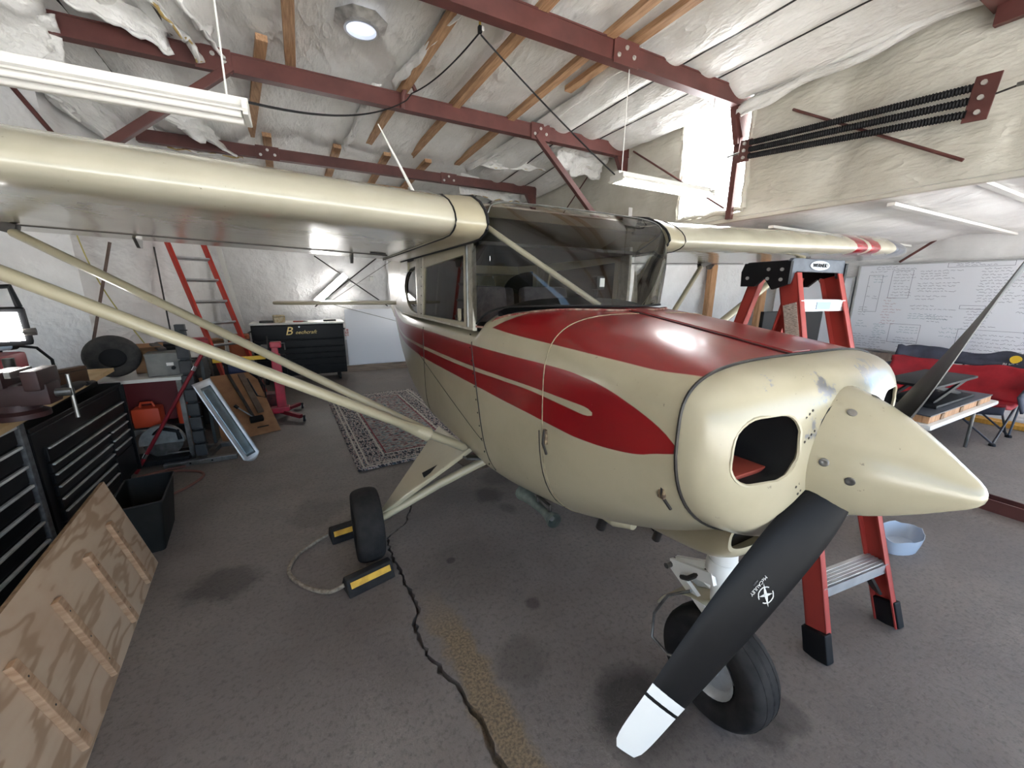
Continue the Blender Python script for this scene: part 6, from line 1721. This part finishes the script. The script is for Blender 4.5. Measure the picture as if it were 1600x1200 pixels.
small('parts_box', (-2.75, 3.10, .975), (.14, .22, .085), mottled('red_white_box', srgb(220, 212, 204), srgb(190, 40, 50), 16, .7), 'red and white parts box lying on the bench', 'box', R(-10))
small('brown_case', (-2.66, 3.40, .99), (.05, .20, .11), mottled('brown_case', srgb(96, 70, 52), srgb(74, 54, 40), 8, .5), 'brown open case lid upright on the bench', 'case', R(-25))
t = thing('work_glove', 'black work glove lying near the bench edge', 'glove', (-2.55, 3.15, .93))
gm = MB().loft([[Vector((-2.57+w_*math.cos(2*PI*k/14), y, .932+.028+h_*math.sin(2*PI*k/14))) for k in range(14)] for y, w_, h_ in ((2.9, .03, .014), (2.96, .05, .022), (3.06, .055, .026), (3.18, .05, .022), (3.28, .035, .016), (3.32, .012, .008))])
obj('palm', gm, M_BLACK, t, smooth=True)
for k in range(4): obj('finger', MB().tube([(-2.60+.022*k, 3.26, .955), (-2.61+.024*k, 3.34, .950), (-2.61+.024*k, 3.39-.01*abs(k-1.5), .945)], [.014, .013, .010], 8), M_BLACK, t, smooth=True)
t = thing('papers_stack', 'loose white papers and rags piled behind the vise', 'papers', (-2.95, 2.5, .93))
for k in range(5): obj('sheet', MB().box((-2.93+.01*k, 2.42+.02*k, .936+.012*k), (.22, .28, .008), rot=(R(3*nz(k, 1, 1, 1)), R(4*nz(k, 4, 1, 1)), R(14*k))), M_PAPER, t)
# work light glaring at the left edge
t = thing('work_light', 'glaring LED work light with a black handle on the bench', 'work light', (-2.62, 2.72, .93))
obj('stand', MB().tube([(-2.63, 2.80, .93), (-2.63, 2.80, 1.20)], .022, 10), M_DARKST, t, smooth=True); obj('foot', MB().lathe([(.93, .06), (.945, .055)], (-2.63, 2.80, 0), 'z', 18), M_BLACK, t)
obj('lamp_body', MB().box((-2.645, 2.84, 1.36), (.20, .06, .20), rot=(R(8), 0, R(20)), bev=.015), M_BLACK, t, smooth=True)
obj('led_face', MB().box((-2.637, 2.802, 1.36), (.16, .006, .15), rot=(R(8), 0, R(20)), bev=.002), emis('led_white', (1, .99, .96, 1), 28), t)
obj('carry_handle', MB().tube([(-2.70, 2.82, 1.45), (-2.69, 2.82, 1.555), (-2.57, 2.84, 1.565), (-2.56, 2.85, 1.46)], .014, 8), M_BLACK, t, smooth=True); obj('knob', MB().tube([(-2.60, 2.84, 1.33), (-2.525, 2.86, 1.33)], .02, 10), M_DARKST, t)
# thin yellow cable on the left wall
P_ = [Vector(p) for p in ((-2.98, 4.78, 2.6), (-2.95, 4.78, 2.2), (-2.90, 4.78, 1.8), (-2.80, 4.76, 1.45), (-2.62, 4.72, 1.05))]
tag(obj('hanging_cable', MB().tube([bez3(P_, i/30) for i in range(31)], .005, 6), newmat('cable_olive', srgb(170, 160, 90), .6), None, smooth=True), 'thin yellow cable hanging down the white wall behind the tyre', 'cable')
